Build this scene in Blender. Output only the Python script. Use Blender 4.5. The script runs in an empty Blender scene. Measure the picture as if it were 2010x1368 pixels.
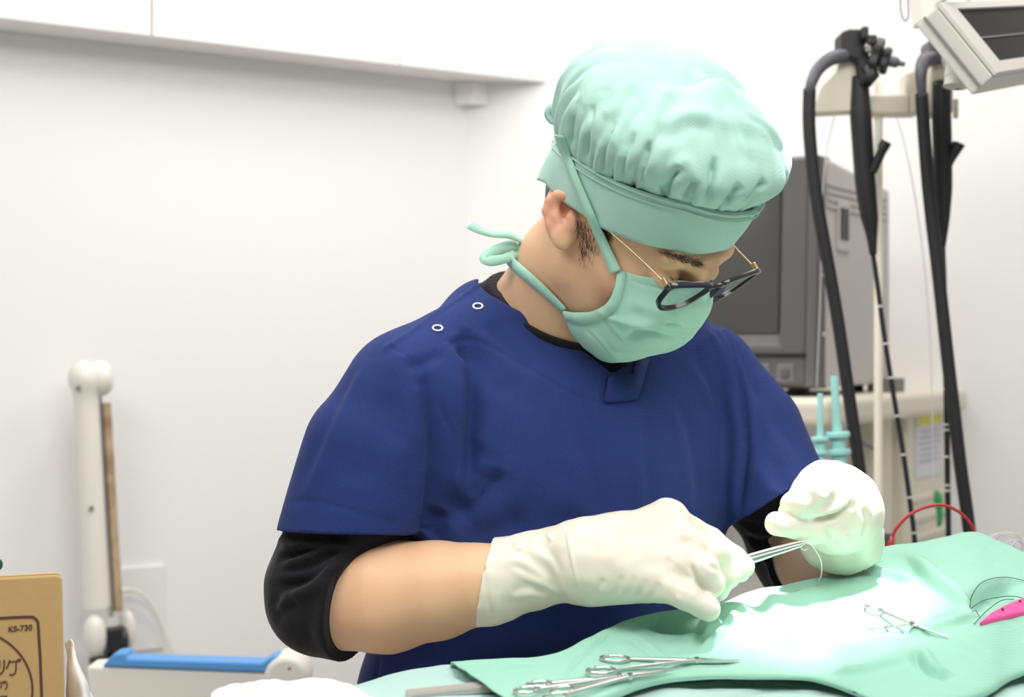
import bpy, bmesh, math, random
import numpy as np
from mathutils import Vector, Matrix, noise
from mathutils.bvhtree import BVHTree

# ------------------------------------------------------------------ camera, world, lights
FPX = 2010 * 50 / 36          # focal length in pixels of the 2010 px wide frame
CZ = 1.35                     # lens height above the floor
scene = bpy.context.scene
col = scene.collection
cam_data = bpy.data.cameras.new('camera')
cam_data.lens = 50; cam_data.sensor_width = 36; cam_data.clip_start = 0.02
cam_data.dof.use_dof = True; cam_data.dof.focus_distance = 1.42; cam_data.dof.aperture_fstop = 4.5
cam = bpy.data.objects.new('camera', cam_data); col.objects.link(cam)
cam.location = (0, 0, CZ); cam.rotation_euler = (math.pi / 2, 0, 0)
scene.camera = cam

world = bpy.data.worlds.new('world'); scene.world = world; world.use_nodes = True
bg = world.node_tree.nodes['Background']
bg.inputs[0].default_value = (1.0, 0.985, 0.97, 1); bg.inputs[1].default_value = 0.32

def area_light(name, loc, target, sx, sy, power, color=(1, 1, 1)):
    d = bpy.data.lights.new(name, 'AREA'); d.shape = 'RECTANGLE'; d.size = sx; d.size_y = sy
    d.energy = power; d.color = color
    o = bpy.data.objects.new(name, d); col.objects.link(o); o.location = loc
    o.rotation_euler = (Vector(target) - Vector(loc)).to_track_quat('-Z', 'Y').to_euler()
    return o
area_light('overhead_area_light', (0.50, 0.45, 2.50), (0.40, 1.0, 0.6), 1.3, 0.7, 25, (1.0, 0.98, 0.95))
area_light('overhead_area_light', (-0.15, 2.00, 2.56), (-0.2, 2.0, 0), 1.2, 0.35, 13, (1.0, 0.98, 0.95))
area_light('overhead_area_light', (0.9, 2.1, 2.50), (0.9, 2.1, 0), 0.9, 0.5, 9, (1.0, 0.98, 0.95))
area_light('overhead_area_light', (-0.95, 0.75, 2.50), (-0.6, 1.2, 0.6), 1.0, 0.5, 13, (1.0, 0.98, 0.95))  # added fill to brighten the scrub sleeve at left, not a known ceiling panel
sp = bpy.data.lights.new('surgical_light', 'SPOT'); sp.energy = 430; sp.spot_size = math.radians(12.5); sp.spot_blend = 0.9
sp.shadow_soft_size = 0.06; sp.color = (1.0, 0.98, 0.93)
spo = bpy.data.objects.new('surgical_light', sp); col.objects.link(spo)
spo.location = (0.45, 1.44, 2.30)
spo.rotation_euler = (Vector((0.282, 1.395, 1.105)) - Vector(spo.location)).to_track_quat('-Z', 'Y').to_euler()

vs = scene.view_settings
vs.view_transform = 'Standard'; vs.look = 'None'; vs.gamma = 1; vs.use_curve_mapping = False; vs.exposure = -0.02

# ------------------------------------------------------------------ helpers
rng = random.Random(7)
def at(u, v, d):
    "a world point d metres in front of the lens, given where the photograph shows it"
    return np.array([(u - 1005) / FPX * d, d, CZ - (v - 684) / FPX * d])
def V3(a): return np.asarray(a, dtype=np.float64)
def unit(a): a = V3(a); return a / np.linalg.norm(a)

def tag(o, label=None, cat=None, group=None, kind=None):
    if label: o['label'] = label
    if cat: o['category'] = cat
    if group: o['group'] = group
    if kind: o['kind'] = kind
    return o
def empty(name, loc, label, cat, group=None):
    o = bpy.data.objects.new(name, None); col.objects.link(o); o.location = loc; o.empty_display_size = 0.05
    bpy.context.view_layer.update()
    return tag(o, label, cat, group)
def link(name, me, material, parent=None, smooth=True):
    if smooth and len(me.polygons): me.polygons.foreach_set('use_smooth', np.ones(len(me.polygons), dtype=bool))
    o = bpy.data.objects.new(name, me); col.objects.link(o)
    if material is not None: me.materials.append(material)
    if parent is not None:
        o.parent = parent
        if parent.parent is None: o.matrix_parent_inverse = Matrix.Translation(parent.location).inverted()
    return o
def mesh_np(name, v, f, material, parent=None, smooth=True):
    "v (n,3) and f an (m,4) array or list of index tuples, in world coordinates"
    me = bpy.data.meshes.new(name)
    v = np.asarray(v, dtype=np.float32)
    if isinstance(f, np.ndarray):
        me.vertices.add(len(v)); me.vertices.foreach_set('co', v.ravel())
        n = f.shape[1]
        me.loops.add(f.size); me.loops.foreach_set('vertex_index', f.astype(np.int32).ravel())
        me.polygons.add(len(f)); me.polygons.foreach_set('loop_start', np.arange(0, f.size, n, dtype=np.int32))
        me.polygons.foreach_set('loop_total', np.full(len(f), n, dtype=np.int32))
        me.update(calc_edges=True)
    else:
        me.from_pydata([tuple(map(float, p)) for p in v], [], f); me.update()
    me.validate()
    return link(name, me, material, parent, smooth)

class MB:
    "collects shapes into ONE mesh"
    def __init__(s): s.v = []; s.f = []
    def add(s, v, f):
        o = len(s.v); s.v += [tuple(map(float, p)) for p in v]; s.f += [tuple(int(i) + o for i in q) for q in f]
    def box(s, c, sx, sy, sz, M=None, bev=0.0):
        "box of full sizes; M columns are the axes"
        bm = bmesh.new(); bmesh.ops.create_cube(bm, size=1)
        for w in bm.verts: w.co = Vector((w.co.x * sx, w.co.y * sy, w.co.z * sz))
        if bev: bmesh.ops.bevel(bm, geom=bm.edges[:], offset=bev, segments=3, affect='EDGES', profile=0.5)
        M = np.eye(3) if M is None else np.asarray(M)
        bm.verts.index_update()
        s.add([M @ np.array(w.co) + V3(c) for w in bm.verts], [[w.index for w in f.verts] for f in bm.faces]); bm.free()
        return s
    def tube(s, pts, r, n=12, closed=False, flat=1.0, caps=True):
        pts = [V3(p) for p in pts]; m = len(pts)
        rr = r if hasattr(r, '__len__') else [r] * m
        T = []
        for i in range(m):
            a = pts[(i - 1) % m] if closed or i else pts[0]
            b = pts[(i + 1) % m] if closed or i < m - 1 else pts[-1]
            T.append(unit(b - a))
        ref = np.array([0, 0, 1.0]) if abs(T[0][2]) < .9 else np.array([1.0, 0, 0])
        x = unit(np.cross(T[0], ref)); vv = []; ff = []
        for i in range(m):
            x = unit(x - T[i] * (x @ T[i])); y = np.cross(T[i], x)
            for k in range(n):
                a = 2 * math.pi * k / n
                vv.append(pts[i] + rr[i] * (math.cos(a) * x + flat * math.sin(a) * y))
        for i in range(m if closed else m - 1):
            j = (i + 1) % m
            for k in range(n):
                k2 = (k + 1) % n
                ff.append((i * n + k, i * n + k2, j * n + k2, j * n + k))
        if not closed and caps:
            ff.append(tuple(range(n - 1, -1, -1))); ff.append(tuple((m - 1) * n + k for k in range(n)))
        s.add(vv, ff); return s
    def lathe(s, prof, o, axis=(0, 0, 1), n=24):
        "prof: (radius, height) pairs along axis from o"
        ax = unit(axis); ref = np.array([1.0, 0, 0]) if abs(ax[0]) < .9 else np.array([0, 1.0, 0])
        x = unit(np.cross(ax, ref)); y = np.cross(ax, x); o = V3(o)
        vv = []; ff = []
        for (r, h) in prof:
            for k in range(n):
                a = 2 * math.pi * k / n
                vv.append(o + ax * h + r * (math.cos(a) * x + math.sin(a) * y))
        for i in range(len(prof) - 1):
            for k in range(n):
                k2 = (k + 1) % n
                ff.append((i * n + k, i * n + k2, (i + 1) * n + k2, (i + 1) * n + k))
        ff.append(tuple(range(n - 1, -1, -1))); ff.append(tuple((len(prof) - 1) * n + k for k in range(n)))
        s.add(vv, ff); return s
    def prism(s, poly, back):
        "a solid: the polygon (3D points, in order) pushed along the vector back"
        p = [V3(q) for q in poly]; n = len(p); b = V3(back)
        nrm = sum(np.cross(p[i] - p[0], p[(i + 1) % n] - p[0]) for i in range(1, n - 1))
        if nrm @ b > 0: p = p[::-1]
        s.add(p + [q + b for q in p], [tuple(range(n)), tuple(range(2 * n - 1, n - 1, -1))] +
              [(i, i + n, (i + 1) % n + n, (i + 1) % n) for i in range(n)])
        return s
    def build(s, name, material, parent=None, smooth=False, angle=None, bevel=0, seg=2, sub=0):
        me = bpy.data.meshes.new(name); me.from_pydata(s.v, [], s.f); me.update()
        o = link(name, me, material, parent, smooth or angle is not None)
        if angle is not None:
            me.set_sharp_from_angle(angle=math.radians(angle))
        if bevel:
            b = o.modifiers.new('bevel', 'BEVEL'); b.width = bevel; b.segments = seg; b.limit_method = 'ANGLE'
        if sub:
            b = o.modifiers.new('sub', 'SUBSURF'); b.levels = b.render_levels = sub
        return o

def spline(pts, n=8, closed=False):
    "Catmull-Rom through the points"
    P = [V3(p) for p in pts]; m = len(P); out = []
    for i in range(m if closed else m - 1):
        if closed: a, b, c, d = P[(i - 1) % m], P[i], P[(i + 1) % m], P[(i + 2) % m]
        else:
            b, c = P[i], P[i + 1]
            a = P[i - 1] if i else 2 * b - c
            d = P[i + 2] if i + 2 < m else 2 * c - b
        for k in range(n):
            t = k / n
            out.append(0.5 * (2 * b + (c - a) * t + (2 * a - 5 * b + 4 * c - d) * t * t + (3 * b - a - 3 * c + d) * t ** 3))
    if not closed: out.append(P[-1])
    return out

def patch(grid, nu, nv):
    "smooth sheet through a control grid (rows of points); returns vertex array (R,C,3)"
    rows = np.array([spline(r, nu) for r in grid])
    return np.array([spline(rows[:, j], nv) for j in range(rows.shape[1])]).transpose(1, 0, 2)
def grid_faces(R, C, wrap=False):
    i, j = np.meshgrid(np.arange(R - 1), np.arange(C if wrap else C - 1), indexing='ij')
    j2 = (j + 1) % C
    return np.stack([i * C + j, i * C + j2, (i + 1) * C + j2, (i + 1) * C + j], -1).reshape(-1, 4)

# ------------------------------------------------------------------ signed distance modelling (smooth unions of tapered limbs)
def smin(a, b, k):
    if k <= 0: return np.minimum(a, b)
    h = np.maximum(k - np.abs(a - b), 0) / k
    return np.minimum(a, b) - h * h * k * 0.25
def rc(a, b, ra, rb):
    a = V3(a); b = V3(b); ab = b - a; L2 = max(ab @ ab, 1e-12)
    def fn(P):
        q = P - a
        t = np.clip(q @ ab / L2, 0, 1)
        return np.linalg.norm(q - t[:, None] * ab, axis=1) - (ra + (rb - ra) * t)
    return fn, (a + b) / 2, math.sqrt(L2) / 2 + max(ra, rb)
def el(c, r, M=None):
    c = V3(c); r = V3(r); M = np.eye(3) if M is None else np.asarray(M)   # rows are axes
    def fn(P):
        q = (P - c) @ M.T
        k0 = np.linalg.norm(q / r, axis=1); k1 = np.linalg.norm(q / (r * r), axis=1)
        return k0 * (k0 - 1) / np.maximum(k1, 1e-9)
    return fn, c, float(max(r))
def plane(p0, n):
    p0 = V3(p0); n = unit(n)
    return (lambda P: (P - p0) @ n), None, None
def chain(pts, rad):
    return [rc(pts[i], pts[i + 1], rad[i], rad[i + 1]) for i in range(len(pts) - 1)]
class Sdf:
    def __init__(s): s.ops = []
    def u(s, prim, k=0.0):
        for p in (prim if isinstance(prim, list) else [prim]): s.ops.append(('u', p, k))
        return s
    def sub(s, prim, k=0.0): s.ops.append(('s', prim, k)); return s
    def cut(s, prim, k=0.0): s.ops.append(('i', prim, k)); return s
    def off(s, e): s.ops.append(('o', e, 0)); return s
    def __call__(s, P, cull=False):
        d = np.full(len(P), 0.25)
        if cull:
            pc = P.mean(0); pr = np.sqrt(((P - pc) ** 2).sum(1).max())
        for op, prim, k in s.ops:
            if op == 'o': d = d - prim; continue
            fn, c, R = prim
            if op == 'u':
                if cull and c is not None and np.linalg.norm(c - pc) - R - pr > 0.09: continue
                d = smin(d, fn(P), k)
            elif op == 's': d = -smin(-d, fn(P), k)
            else: d = -smin(-d, -fn(P), k)
        return d
    def prim(s):
        return (lambda P: s(P, len(P) < 6000)), None, None

def mesh_sdf(s, lo, hi, h, project=1):
    "naive surface nets over the blocks near the surface"
    lo = V3(lo); hi = V3(hi); B = 8
    nb = np.ceil((hi - lo) / (h * B)).astype(int)
    bi = np.stack(np.meshgrid(*[np.arange(n) for n in nb], indexing='ij'), -1).reshape(-1, 3)
    c = lo + (bi + 0.5) * h * B
    dc = s(c)
    bi = bi[np.abs(dc) < h * B * 1.25]
    NC = nb * B + 2
    st = np.array([NC[1] * NC[2], NC[2], 1], dtype=np.int64)
    g = np.stack(np.meshgrid(*[np.arange(B + 1)] * 3, indexing='ij'), -1)
    ids = []; vs = []; quads = {0: [], 1: [], 2: []}
    for b in bi:
        pts = lo + (b * B + g) * h
        v = s(pts.reshape(-1, 3), True).reshape(B + 1, B + 1, B + 1)
        ins = v < 0
        if ins.all() or not ins.any(): continue
        cnt = np.zeros((B, B, B)); acc = np.zeros((B, B, B, 3))
        for ax in range(3):
            A = np.moveaxis(v, ax, 0)
            a, bb = A[:-1], A[1:]
            cr = (a < 0) != (bb < 0)
            with np.errstate(divide='ignore', invalid='ignore'):
                t = np.where(cr, a / (a - bb), 0)
            o1, o2 = [q for q in range(3) if q != ax]
            cr_ = np.moveaxis(cr, 0, ax); t_ = np.moveaxis(t, 0, ax)
            for e1 in (0, 1):
                for e2 in (0, 1):
                    sl = [slice(0, B)] * 3
                    sl[o1] = slice(e1, e1 + B); sl[o2] = slice(e2, e2 + B)
                    m = cr_[tuple(sl)]; tt = t_[tuple(sl)]
                    cnt += m
                    acc[..., ax] += np.where(m, tt, 0)
                    acc[..., o1] += m * e1; acc[..., o2] += m * e2
            # faces for the edges that start at the block's own grid points
            sl = [slice(0, B)] * 3
            e = cr_[tuple(sl)]
            q = np.argwhere(e)
            if len(q):
                gi = q + b * B
                flip = v[q[:, 0], q[:, 1], q[:, 2]] < 0
                d1 = np.zeros(3, int); d1[(ax + 1) % 3] = 1
                d2 = np.zeros(3, int); d2[(ax + 2) % 3] = 1
                cells = [gi - d1 - d2, gi - d2, gi, gi - d1]
                k = np.stack([(cc + 1) @ st for cc in cells], 1)
                k = np.where(flip[:, None], k, k[:, ::-1])
                quads[ax].append(k)
        m = cnt > 0
        q = np.argwhere(m)
        p = acc[m] / cnt[m][:, None]
        vs.append(lo + (q + b * B + p) * h)
        ids.append((q + b * B + 1) @ st)
    ids = np.concatenate(ids); V = np.concatenate(vs)
    Q = np.concatenate([x for a in range(3) for x in quads[a]])
    o = np.argsort(ids); ids = ids[o]
    pos = np.searchsorted(ids, Q); pos = np.clip(pos, 0, len(ids) - 1)
    ok = (ids[pos] == Q).all(1)
    Fq = o[pos[ok]]
    a_, b_, c_ = V[Fq[:, 0]], V[Fq[:, 1]], V[Fq[:, 2]]
    if np.einsum('ij,ij->', a_ - V.mean(0), np.cross(b_ - V.mean(0), c_ - V.mean(0))) < 0: Fq = Fq[:, ::-1].copy()
    for _ in range(project):
        e = h * 0.6
        for a in range(0, len(V), 2000):
            P = V[a:a + 2000]
            d = s(P, True)
            G = np.stack([s(P + np.eye(3)[i] * e, True) - s(P - np.eye(3)[i] * e, True) for i in range(3)], 1) / (2 * e)
            gl = np.maximum((G * G).sum(1), 0.3)
            stp = np.clip(d / gl, -h * .6, h * .6)
            V[a:a + 2000] = P - G * stp[:, None]
    return V, Fq

def normals(V, Fq):
    n = np.zeros_like(V)
    fn = np.cross(V[Fq[:, 2]] - V[Fq[:, 0]], V[Fq[:, 3]] - V[Fq[:, 1]])
    for k in range(4): np.add.at(n, Fq[:, k], fn)
    return n / np.maximum(np.linalg.norm(n, axis=1), 1e-12)[:, None]
def relax(V, Fq, it=1, w=0.5, mask=None):
    for _ in range(it):
        a = np.zeros_like(V); c = np.zeros(len(V))
        for k in range(4):
            i, j = Fq[:, k], Fq[:, (k + 1) % 4]
            np.add.at(a, i, V[j]); np.add.at(c, i, 1); np.add.at(a, j, V[i]); np.add.at(c, j, 1)
        t = a / np.maximum(c, 1)[:, None] - V
        V = V + w * t * (1 if mask is None else mask[:, None])
    return V
class Surf:
    "a mesh under construction that creases, seams and folds can be pressed into"
    def __init__(s, V, Fq): s.V = V; s.F = Fq; s.bvh = None
    def tree(s):
        if s.bvh is None: s.bvh = BVHTree.FromPolygons(s.V.tolist(), s.F.tolist())
        return s.bvh
    def hit(s, u, v):
        "where the line of sight of photo point (u, v) meets this surface"
        o = np.array([0, 0, CZ]); d = unit(at(u, v, 1.0) - o)
        p, n, i, t = s.tree().ray_cast(Vector(o), Vector(d))
        if p is None:
            p, n, i, t = s.tree().find_nearest(Vector(o + d * 1.5))
        n = np.array(n)
        return np.array(p), (n if n @ d < 0 else -n)
    def line(s, pts, n=6):
        q = spline([(a, b, 0) for a, b in pts], n)
        return np.array([s.hit(a[0], a[1])[0] for a in q])
    def fold(s, pts, amp, w, kind='v', n=6, taper=True, world=False):
        pl = np.array(spline(pts, n)) if world else s.line(pts, n)
        R = w * (7 if kind == 's' else 3.2)
        lo = pl.min(0) - R; hi = pl.max(0) + R
        idx = np.where(((s.V > lo) & (s.V < hi)).all(1))[0]
        if not len(idx): return
        if not hasattr(s, 'N') or s.N is None: s.N = normals(s.V, s.F)
        P = s.V[idx]; N = s.N[idx]
        best = np.full(len(P), 1e9); sgn = np.zeros(len(P)); par = np.zeros(len(P))
        m = len(pl) - 1
        for i in range(m):
            a, b = pl[i], pl[i + 1]; ab = b - a; L2 = max(ab @ ab, 1e-14)
            t = np.clip((P - a) @ ab / L2, 0, 1)
            q = P - a - t[:, None] * ab
            d = np.linalg.norm(q, axis=1)
            up = d < best
            best = np.where(up, d, best)
            side = np.einsum('ij,ij->i', q, np.cross(ab[None, :] / math.sqrt(L2), N))
            sgn = np.where(up, side, sgn); par = np.where(up, (i + t) / m, par)
        x = best / w
        if kind in ('v', 'r'): f = np.exp(-x * x)
        elif kind == 'g': f = -np.exp(-x * x * 1.5)
        elif kind == 'w': xs = sgn / w; f = 1.65 * xs * np.exp(-xs * xs) * np.exp(-np.maximum(x * x - xs * xs, 0))
        elif kind == 's':
            xs = sgn / w; f = (1 / (1 + np.exp(-np.clip(xs * 4, -40, 40)))) * np.exp(-(np.maximum(x, 0) / 3.0) ** 2)
        if kind == 'v': f = -f
        if np.einsum('ij,ij->', N, np.array([0, 0, CZ]) - P) < 0: f = -f      # sheets may be wound either way; folds face the viewer side
        if taper is True: tp = np.clip(np.sin(np.pi * np.clip(par, 0, 1)) * 1.8, 0, 1)
        elif taper == 'end': tp = np.clip((1 - par) * 2.2, 0, 1)
        elif taper == 'start': tp = np.clip(par * 2.2, 0, 1)
        else: tp = 1.0
        s.V[idx] = P + N * (amp * f * tp)[:, None]
        return s
    def refresh(s): s.N = None; s.bvh = None
    def noise(s, amp, scale, seed=0.0, stretch=(1, 1, 1)):
        N = normals(s.V, s.F); q = s.V * scale * np.array(stretch) + seed
        d = np.array([noise.noise(Vector(p)) for p in q])
        s.V = s.V + N * (d * amp)[:, None]; s.refresh(); return s
    def obj(s, name, material, parent=None): return mesh_np(name, s.V, s.F, material, parent)

# ------------------------------------------------------------------ materials
def mat(name, color, rough=0.5, metal=0.0, sss=0.0, sheen=0.0, spec=0.5, bump=None, vary=None, weave=None, coat=0.0, trans=0.0, alpha=1.0, sss_col=None, coords='Object'):
    m = bpy.data.materials.new(name); m.use_nodes = True
    nt = m.node_tree; p = nt.nodes['Principled BSDF']
    p.inputs['Base Color'].default_value = (*color, 1); p.inputs['Roughness'].default_value = rough
    p.inputs['Metallic'].default_value = metal; p.inputs['Specular IOR Level'].default_value = spec
    p.inputs['Coat Weight'].default_value = coat; p.inputs['Transmission Weight'].default_value = trans; p.inputs['Alpha'].default_value = alpha
    if sheen: p.inputs['Sheen Weight'].default_value = sheen; p.inputs['Sheen Roughness'].default_value = 0.4
    if sss:
        p.inputs['Subsurface Weight'].default_value = sss; p.inputs['Subsurface Scale'].default_value = 0.008
        p.inputs['Subsurface Radius'].default_value = sss_col or (1.0, 0.45, 0.25)
    tc = nt.nodes.new('ShaderNodeTexCoord')
    if vary:      # (scale, amount, other colour): the thing's own mottling
        nz = nt.nodes.new('ShaderNodeTexNoise'); nz.inputs['Scale'].default_value = vary[0]; nz.inputs['Detail'].default_value = 4
        nt.links.new(tc.outputs[coords], nz.inputs['Vector'])
        mp = nt.nodes.new('ShaderNodeMapRange'); mp.inputs['From Min'].default_value = 0.35; mp.inputs['From Max'].default_value = 0.65
        mp.inputs['To Max'].default_value = vary[1]
        nt.links.new(nz.outputs['Fac'], mp.inputs['Value'])
        mx = nt.nodes.new('ShaderNodeMix'); mx.data_type = 'RGBA'
        mx.inputs[6].default_value = (*color, 1); mx.inputs[7].default_value = (*vary[2], 1)
        nt.links.new(mp.outputs['Result'], mx.inputs[0]); nt.links.new(mx.outputs[2], p.inputs['Base Color'])
    prev = None
    if weave:     # (scale, strength): fine twill
        mapn = nt.nodes.new('ShaderNodeMapping'); mapn.inputs['Rotation'].default_value = (0.3, 0.5, 0.9)
        nt.links.new(tc.outputs[coords], mapn.inputs['Vector'])
        wv = nt.nodes.new('ShaderNodeTexWave'); wv.inputs['Scale'].default_value = weave[0]; wv.inputs['Distortion'].default_value = 1.5
        wv.inputs['Detail'].default_value = 1
        nt.links.new(mapn.outputs['Vector'], wv.inputs['Vector'])
        b = nt.nodes.new('ShaderNodeBump'); b.inputs['Strength'].default_value = weave[1]; b.inputs['Distance'].default_value = 0.0006
        nt.links.new(wv.outputs['Fac'], b.inputs['Height']); prev = b
    if bump:      # (scale, strength, distance)
        nz = nt.nodes.new('ShaderNodeTexNoise'); nz.inputs['Scale'].default_value = bump[0]; nz.inputs['Detail'].default_value = 5
        nt.links.new(tc.outputs[coords], nz.inputs['Vector'])
        b = nt.nodes.new('ShaderNodeBump'); b.inputs['Strength'].default_value = bump[1]; b.inputs['Distance'].default_value = bump[2]
        nt.links.new(nz.outputs['Fac'], b.inputs['Height'])
        if prev: nt.links.new(prev.outputs['Normal'], b.inputs['Normal'])
        prev = b
    if prev: nt.links.new(prev.outputs['Normal'], p.inputs['Normal'])
    return m
M = dict(
    wall=mat('wall_paint', (0.86, 0.85, 0.845), 0.75, bump=(180, 0.05, 0.001)),
    ceiling=mat('ceiling_paint', (0.88, 0.87, 0.85), 0.8),
    floor=mat('vinyl_floor', (0.62, 0.60, 0.57), 0.4, vary=(3, 0.3, (0.55, 0.54, 0.52))),
    cabinet=mat('white_laminate', (0.90, 0.885, 0.87), 0.35),
    skin=mat('skin', (0.76, 0.475, 0.285), 0.48, sss=0.12, bump=(420, 0.12, 0.0008), vary=(28, 0.3, (0.75, 0.43, 0.265))),
    ear=mat('ear_skin', (0.75, 0.36, 0.25), 0.48, sss=0.2),
    hair=mat('black_hair', (0.018, 0.014, 0.012), 0.45),
    brow=mat('brow_hair', (0.035, 0.024, 0.018), 0.55),
    navy=mat('navy_cotton', (0.021, 0.037, 0.148), 0.9, sheen=0.05, spec=0.12, weave=(240, 0.22), bump=(700, 0.25, 0.0005), vary=(600, 0.5, (0.030, 0.050, 0.18))),
    black_knit=mat('black_knit', (0.010, 0.010, 0.013), 0.9, sheen=0.15, spec=0.2, weave=(130, 0.4)),
    mint=mat('mint_cotton', (0.42, 0.665, 0.585), 0.85, sheen=0.15, spec=0.2, weave=(170, 0.13), bump=(500, 0.2, 0.0005)),
    mask=mat('mask_cotton', (0.40, 0.69, 0.56), 0.85, sheen=0.15, spec=0.2, weave=(170, 0.13), bump=(500, 0.2, 0.0005)),
    drape=mat('green_drape_cotton', (0.31, 0.58, 0.46), 0.9, sheen=0.1, spec=0.15, weave=(150, 0.22), bump=(420, 0.25, 0.0006)),
    teal=mat('pale_teal_cotton', (0.43, 0.62, 0.58), 0.9, sheen=0.1, spec=0.15, weave=(150, 0.22), bump=(300, 0.25, 0.0008)),
    glove=mat('latex', (0.81, 0.755, 0.635), 0.42, sss=0.15, sss_col=(1, .8, .5), bump=(160, 0.12, 0.001)),
    steel=mat('surgical_steel', (0.70, 0.69, 0.66), 0.22, metal=1.0),
    gold=mat('gold_wire', (0.80, 0.60, 0.36), 0.25, metal=1.0),
    frame=mat('black_acetate', (0.022, 0.020, 0.020), 0.22, coat=0.3),
    lens=None,
    beige=mat('cream_plastic', (0.76, 0.71, 0.59), 0.45),
    lamp_white=mat('lamp_enamel', (0.82, 0.79, 0.72), 0.35),
    lamp_blue=mat('blue_plastic', (0.10, 0.33, 0.72), 0.4),
    black=mat('black_plastic', (0.016, 0.016, 0.018), 0.45),
    rubber=mat('black_rubber', (0.014, 0.014, 0.017), 0.55),
    grey_rubber=mat('grey_rubber', (0.10, 0.10, 0.12), 0.45),
    brown=mat('brown_slot', (0.30, 0.19, 0.10), 0.7, vary=(30, 0.8, (0.55, 0.42, 0.28)), ),
    crt_grey=mat('monitor_grey', (0.115, 0.11, 0.112), 0.55),
    crt_light=mat('monitor_bezel_edge', (0.19, 0.18, 0.185), 0.55),
    crt_screen=mat('monitor_glass', (0.085, 0.085, 0.08), 0.16, coat=0.4),
    crt_case=mat('monitor_case', (0.56, 0.53, 0.51), 0.55),
    grey=mat('grey_plastic', (0.20, 0.19, 0.19), 0.5),
    lightgrey=mat('pale_grey_plastic', (0.55, 0.53, 0.49), 0.45),
    glass_black=mat('black_glass', (0.005, 0.005, 0.006), 0.3, spec=0.04),
    white=mat('white_plastic', (0.82, 0.82, 0.82), 0.5),
    gauze=mat('gauze', (0.88, 0.86, 0.82), 0.95, bump=(500, 0.4, 0.001)),
    card=mat('cardboard', (0.56, 0.37, 0.155), 0.8, bump=(90, 0.08, 0.001), vary=(160, 0.4, (0.60, 0.41, 0.18))),
    ink=mat('brown_ink', (0.10, 0.045, 0.03), 0.7),
    aqua=mat('aqua_plastic', (0.40, 0.77, 0.73), 0.4, alpha=0.92),
    red=mat('red_wire', (0.50, 0.03, 0.04), 0.4),
    pink=mat('pink_foam', (0.85, 0.10, 0.33), 0.6, bump=(200, 0.2, 0.001)),
    thread=mat('white_suture', (0.80, 0.74, 0.66), 0.5),
    dark_thread=mat('dark_suture', (0.02, 0.05, 0.06), 0.5),
    dark_green=mat('dark_green_plastic', (0.008, 0.07, 0.05), 0.5),
    green=mat('green_plastic', (0.03, 0.36, 0.10), 0.5),
    yellow=mat('yellow_label', (0.85, 0.78, 0.14), 0.6),
    paper=mat('label_paper', (0.74, 0.74, 0.78), 0.7),
    print=mat('label_print', (0.40, 0.42, 0.52), 0.7),
    clear=mat('clear_tubing', (0.80, 0.80, 0.84), 0.2, alpha=0.45),
    tube_white=mat('white_mark', (0.72, 0.70, 0.68), 0.5),
)
def blush(m, spots, colour):
    "ruddier skin round the given points (ear, cheek): (centre, radius, strength)"
    nt = m.node_tree; p = nt.nodes['Principled BSDF']; src = p.inputs['Base Color'].links[0].from_socket
    tc = nt.nodes.new('ShaderNodeTexCoord')
    for c, r, s_ in spots:
        dn = nt.nodes.new('ShaderNodeVectorMath'); dn.operation = 'DISTANCE'; dn.inputs[1].default_value = tuple(c)
        nt.links.new(tc.outputs['Object'], dn.inputs[0])
        mr = nt.nodes.new('ShaderNodeMapRange'); mr.interpolation_type = 'SMOOTHSTEP'
        mr.inputs['From Min'].default_value = r * .35; mr.inputs['From Max'].default_value = r; mr.inputs['To Min'].default_value = s_; mr.inputs['To Max'].default_value = 0
        nt.links.new(dn.outputs['Value'], mr.inputs['Value'])
        mx = nt.nodes.new('ShaderNodeMix'); mx.data_type = 'RGBA'; mx.inputs[7].default_value = (*colour, 1)
        nt.links.new(mr.outputs['Result'], mx.inputs[0]); nt.links.new(src, mx.inputs[6]); src = mx.outputs[2]
    nt.links.new(src, p.inputs['Base Color'])
def glass(name, tint):
    m = bpy.data.materials.new(name); m.use_nodes = True; nt = m.node_tree; nt.nodes.clear()
    out = nt.nodes.new('ShaderNodeOutputMaterial'); mx = nt.nodes.new('ShaderNodeMixShader')
    tr = nt.nodes.new('ShaderNodeBsdfTransparent'); tr.inputs[0].default_value = (*tint, 1)
    gl = nt.nodes.new('ShaderNodeBsdfGlossy'); gl.inputs['Roughness'].default_value = 0.03
    lw = nt.nodes.new('ShaderNodeLayerWeight'); lw.inputs['Blend'].default_value = 0.5
    fr = nt.nodes.new('ShaderNodeMath'); fr.operation = 'POWER'; fr.inputs[1].default_value = 5.0
    nt.links.new(lw.outputs['Facing'], fr.inputs[0])
    nt.links.new(fr.outputs[0], mx.inputs[0]); nt.links.new(tr.outputs[0], mx.inputs[1]); nt.links.new(gl.outputs[0], mx.inputs[2])
    nt.links.new(mx.outputs[0], out.inputs[0]); return m
M['lens'] = glass('spectacle_lens', (0.86, 0.90, 0.88))
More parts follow.
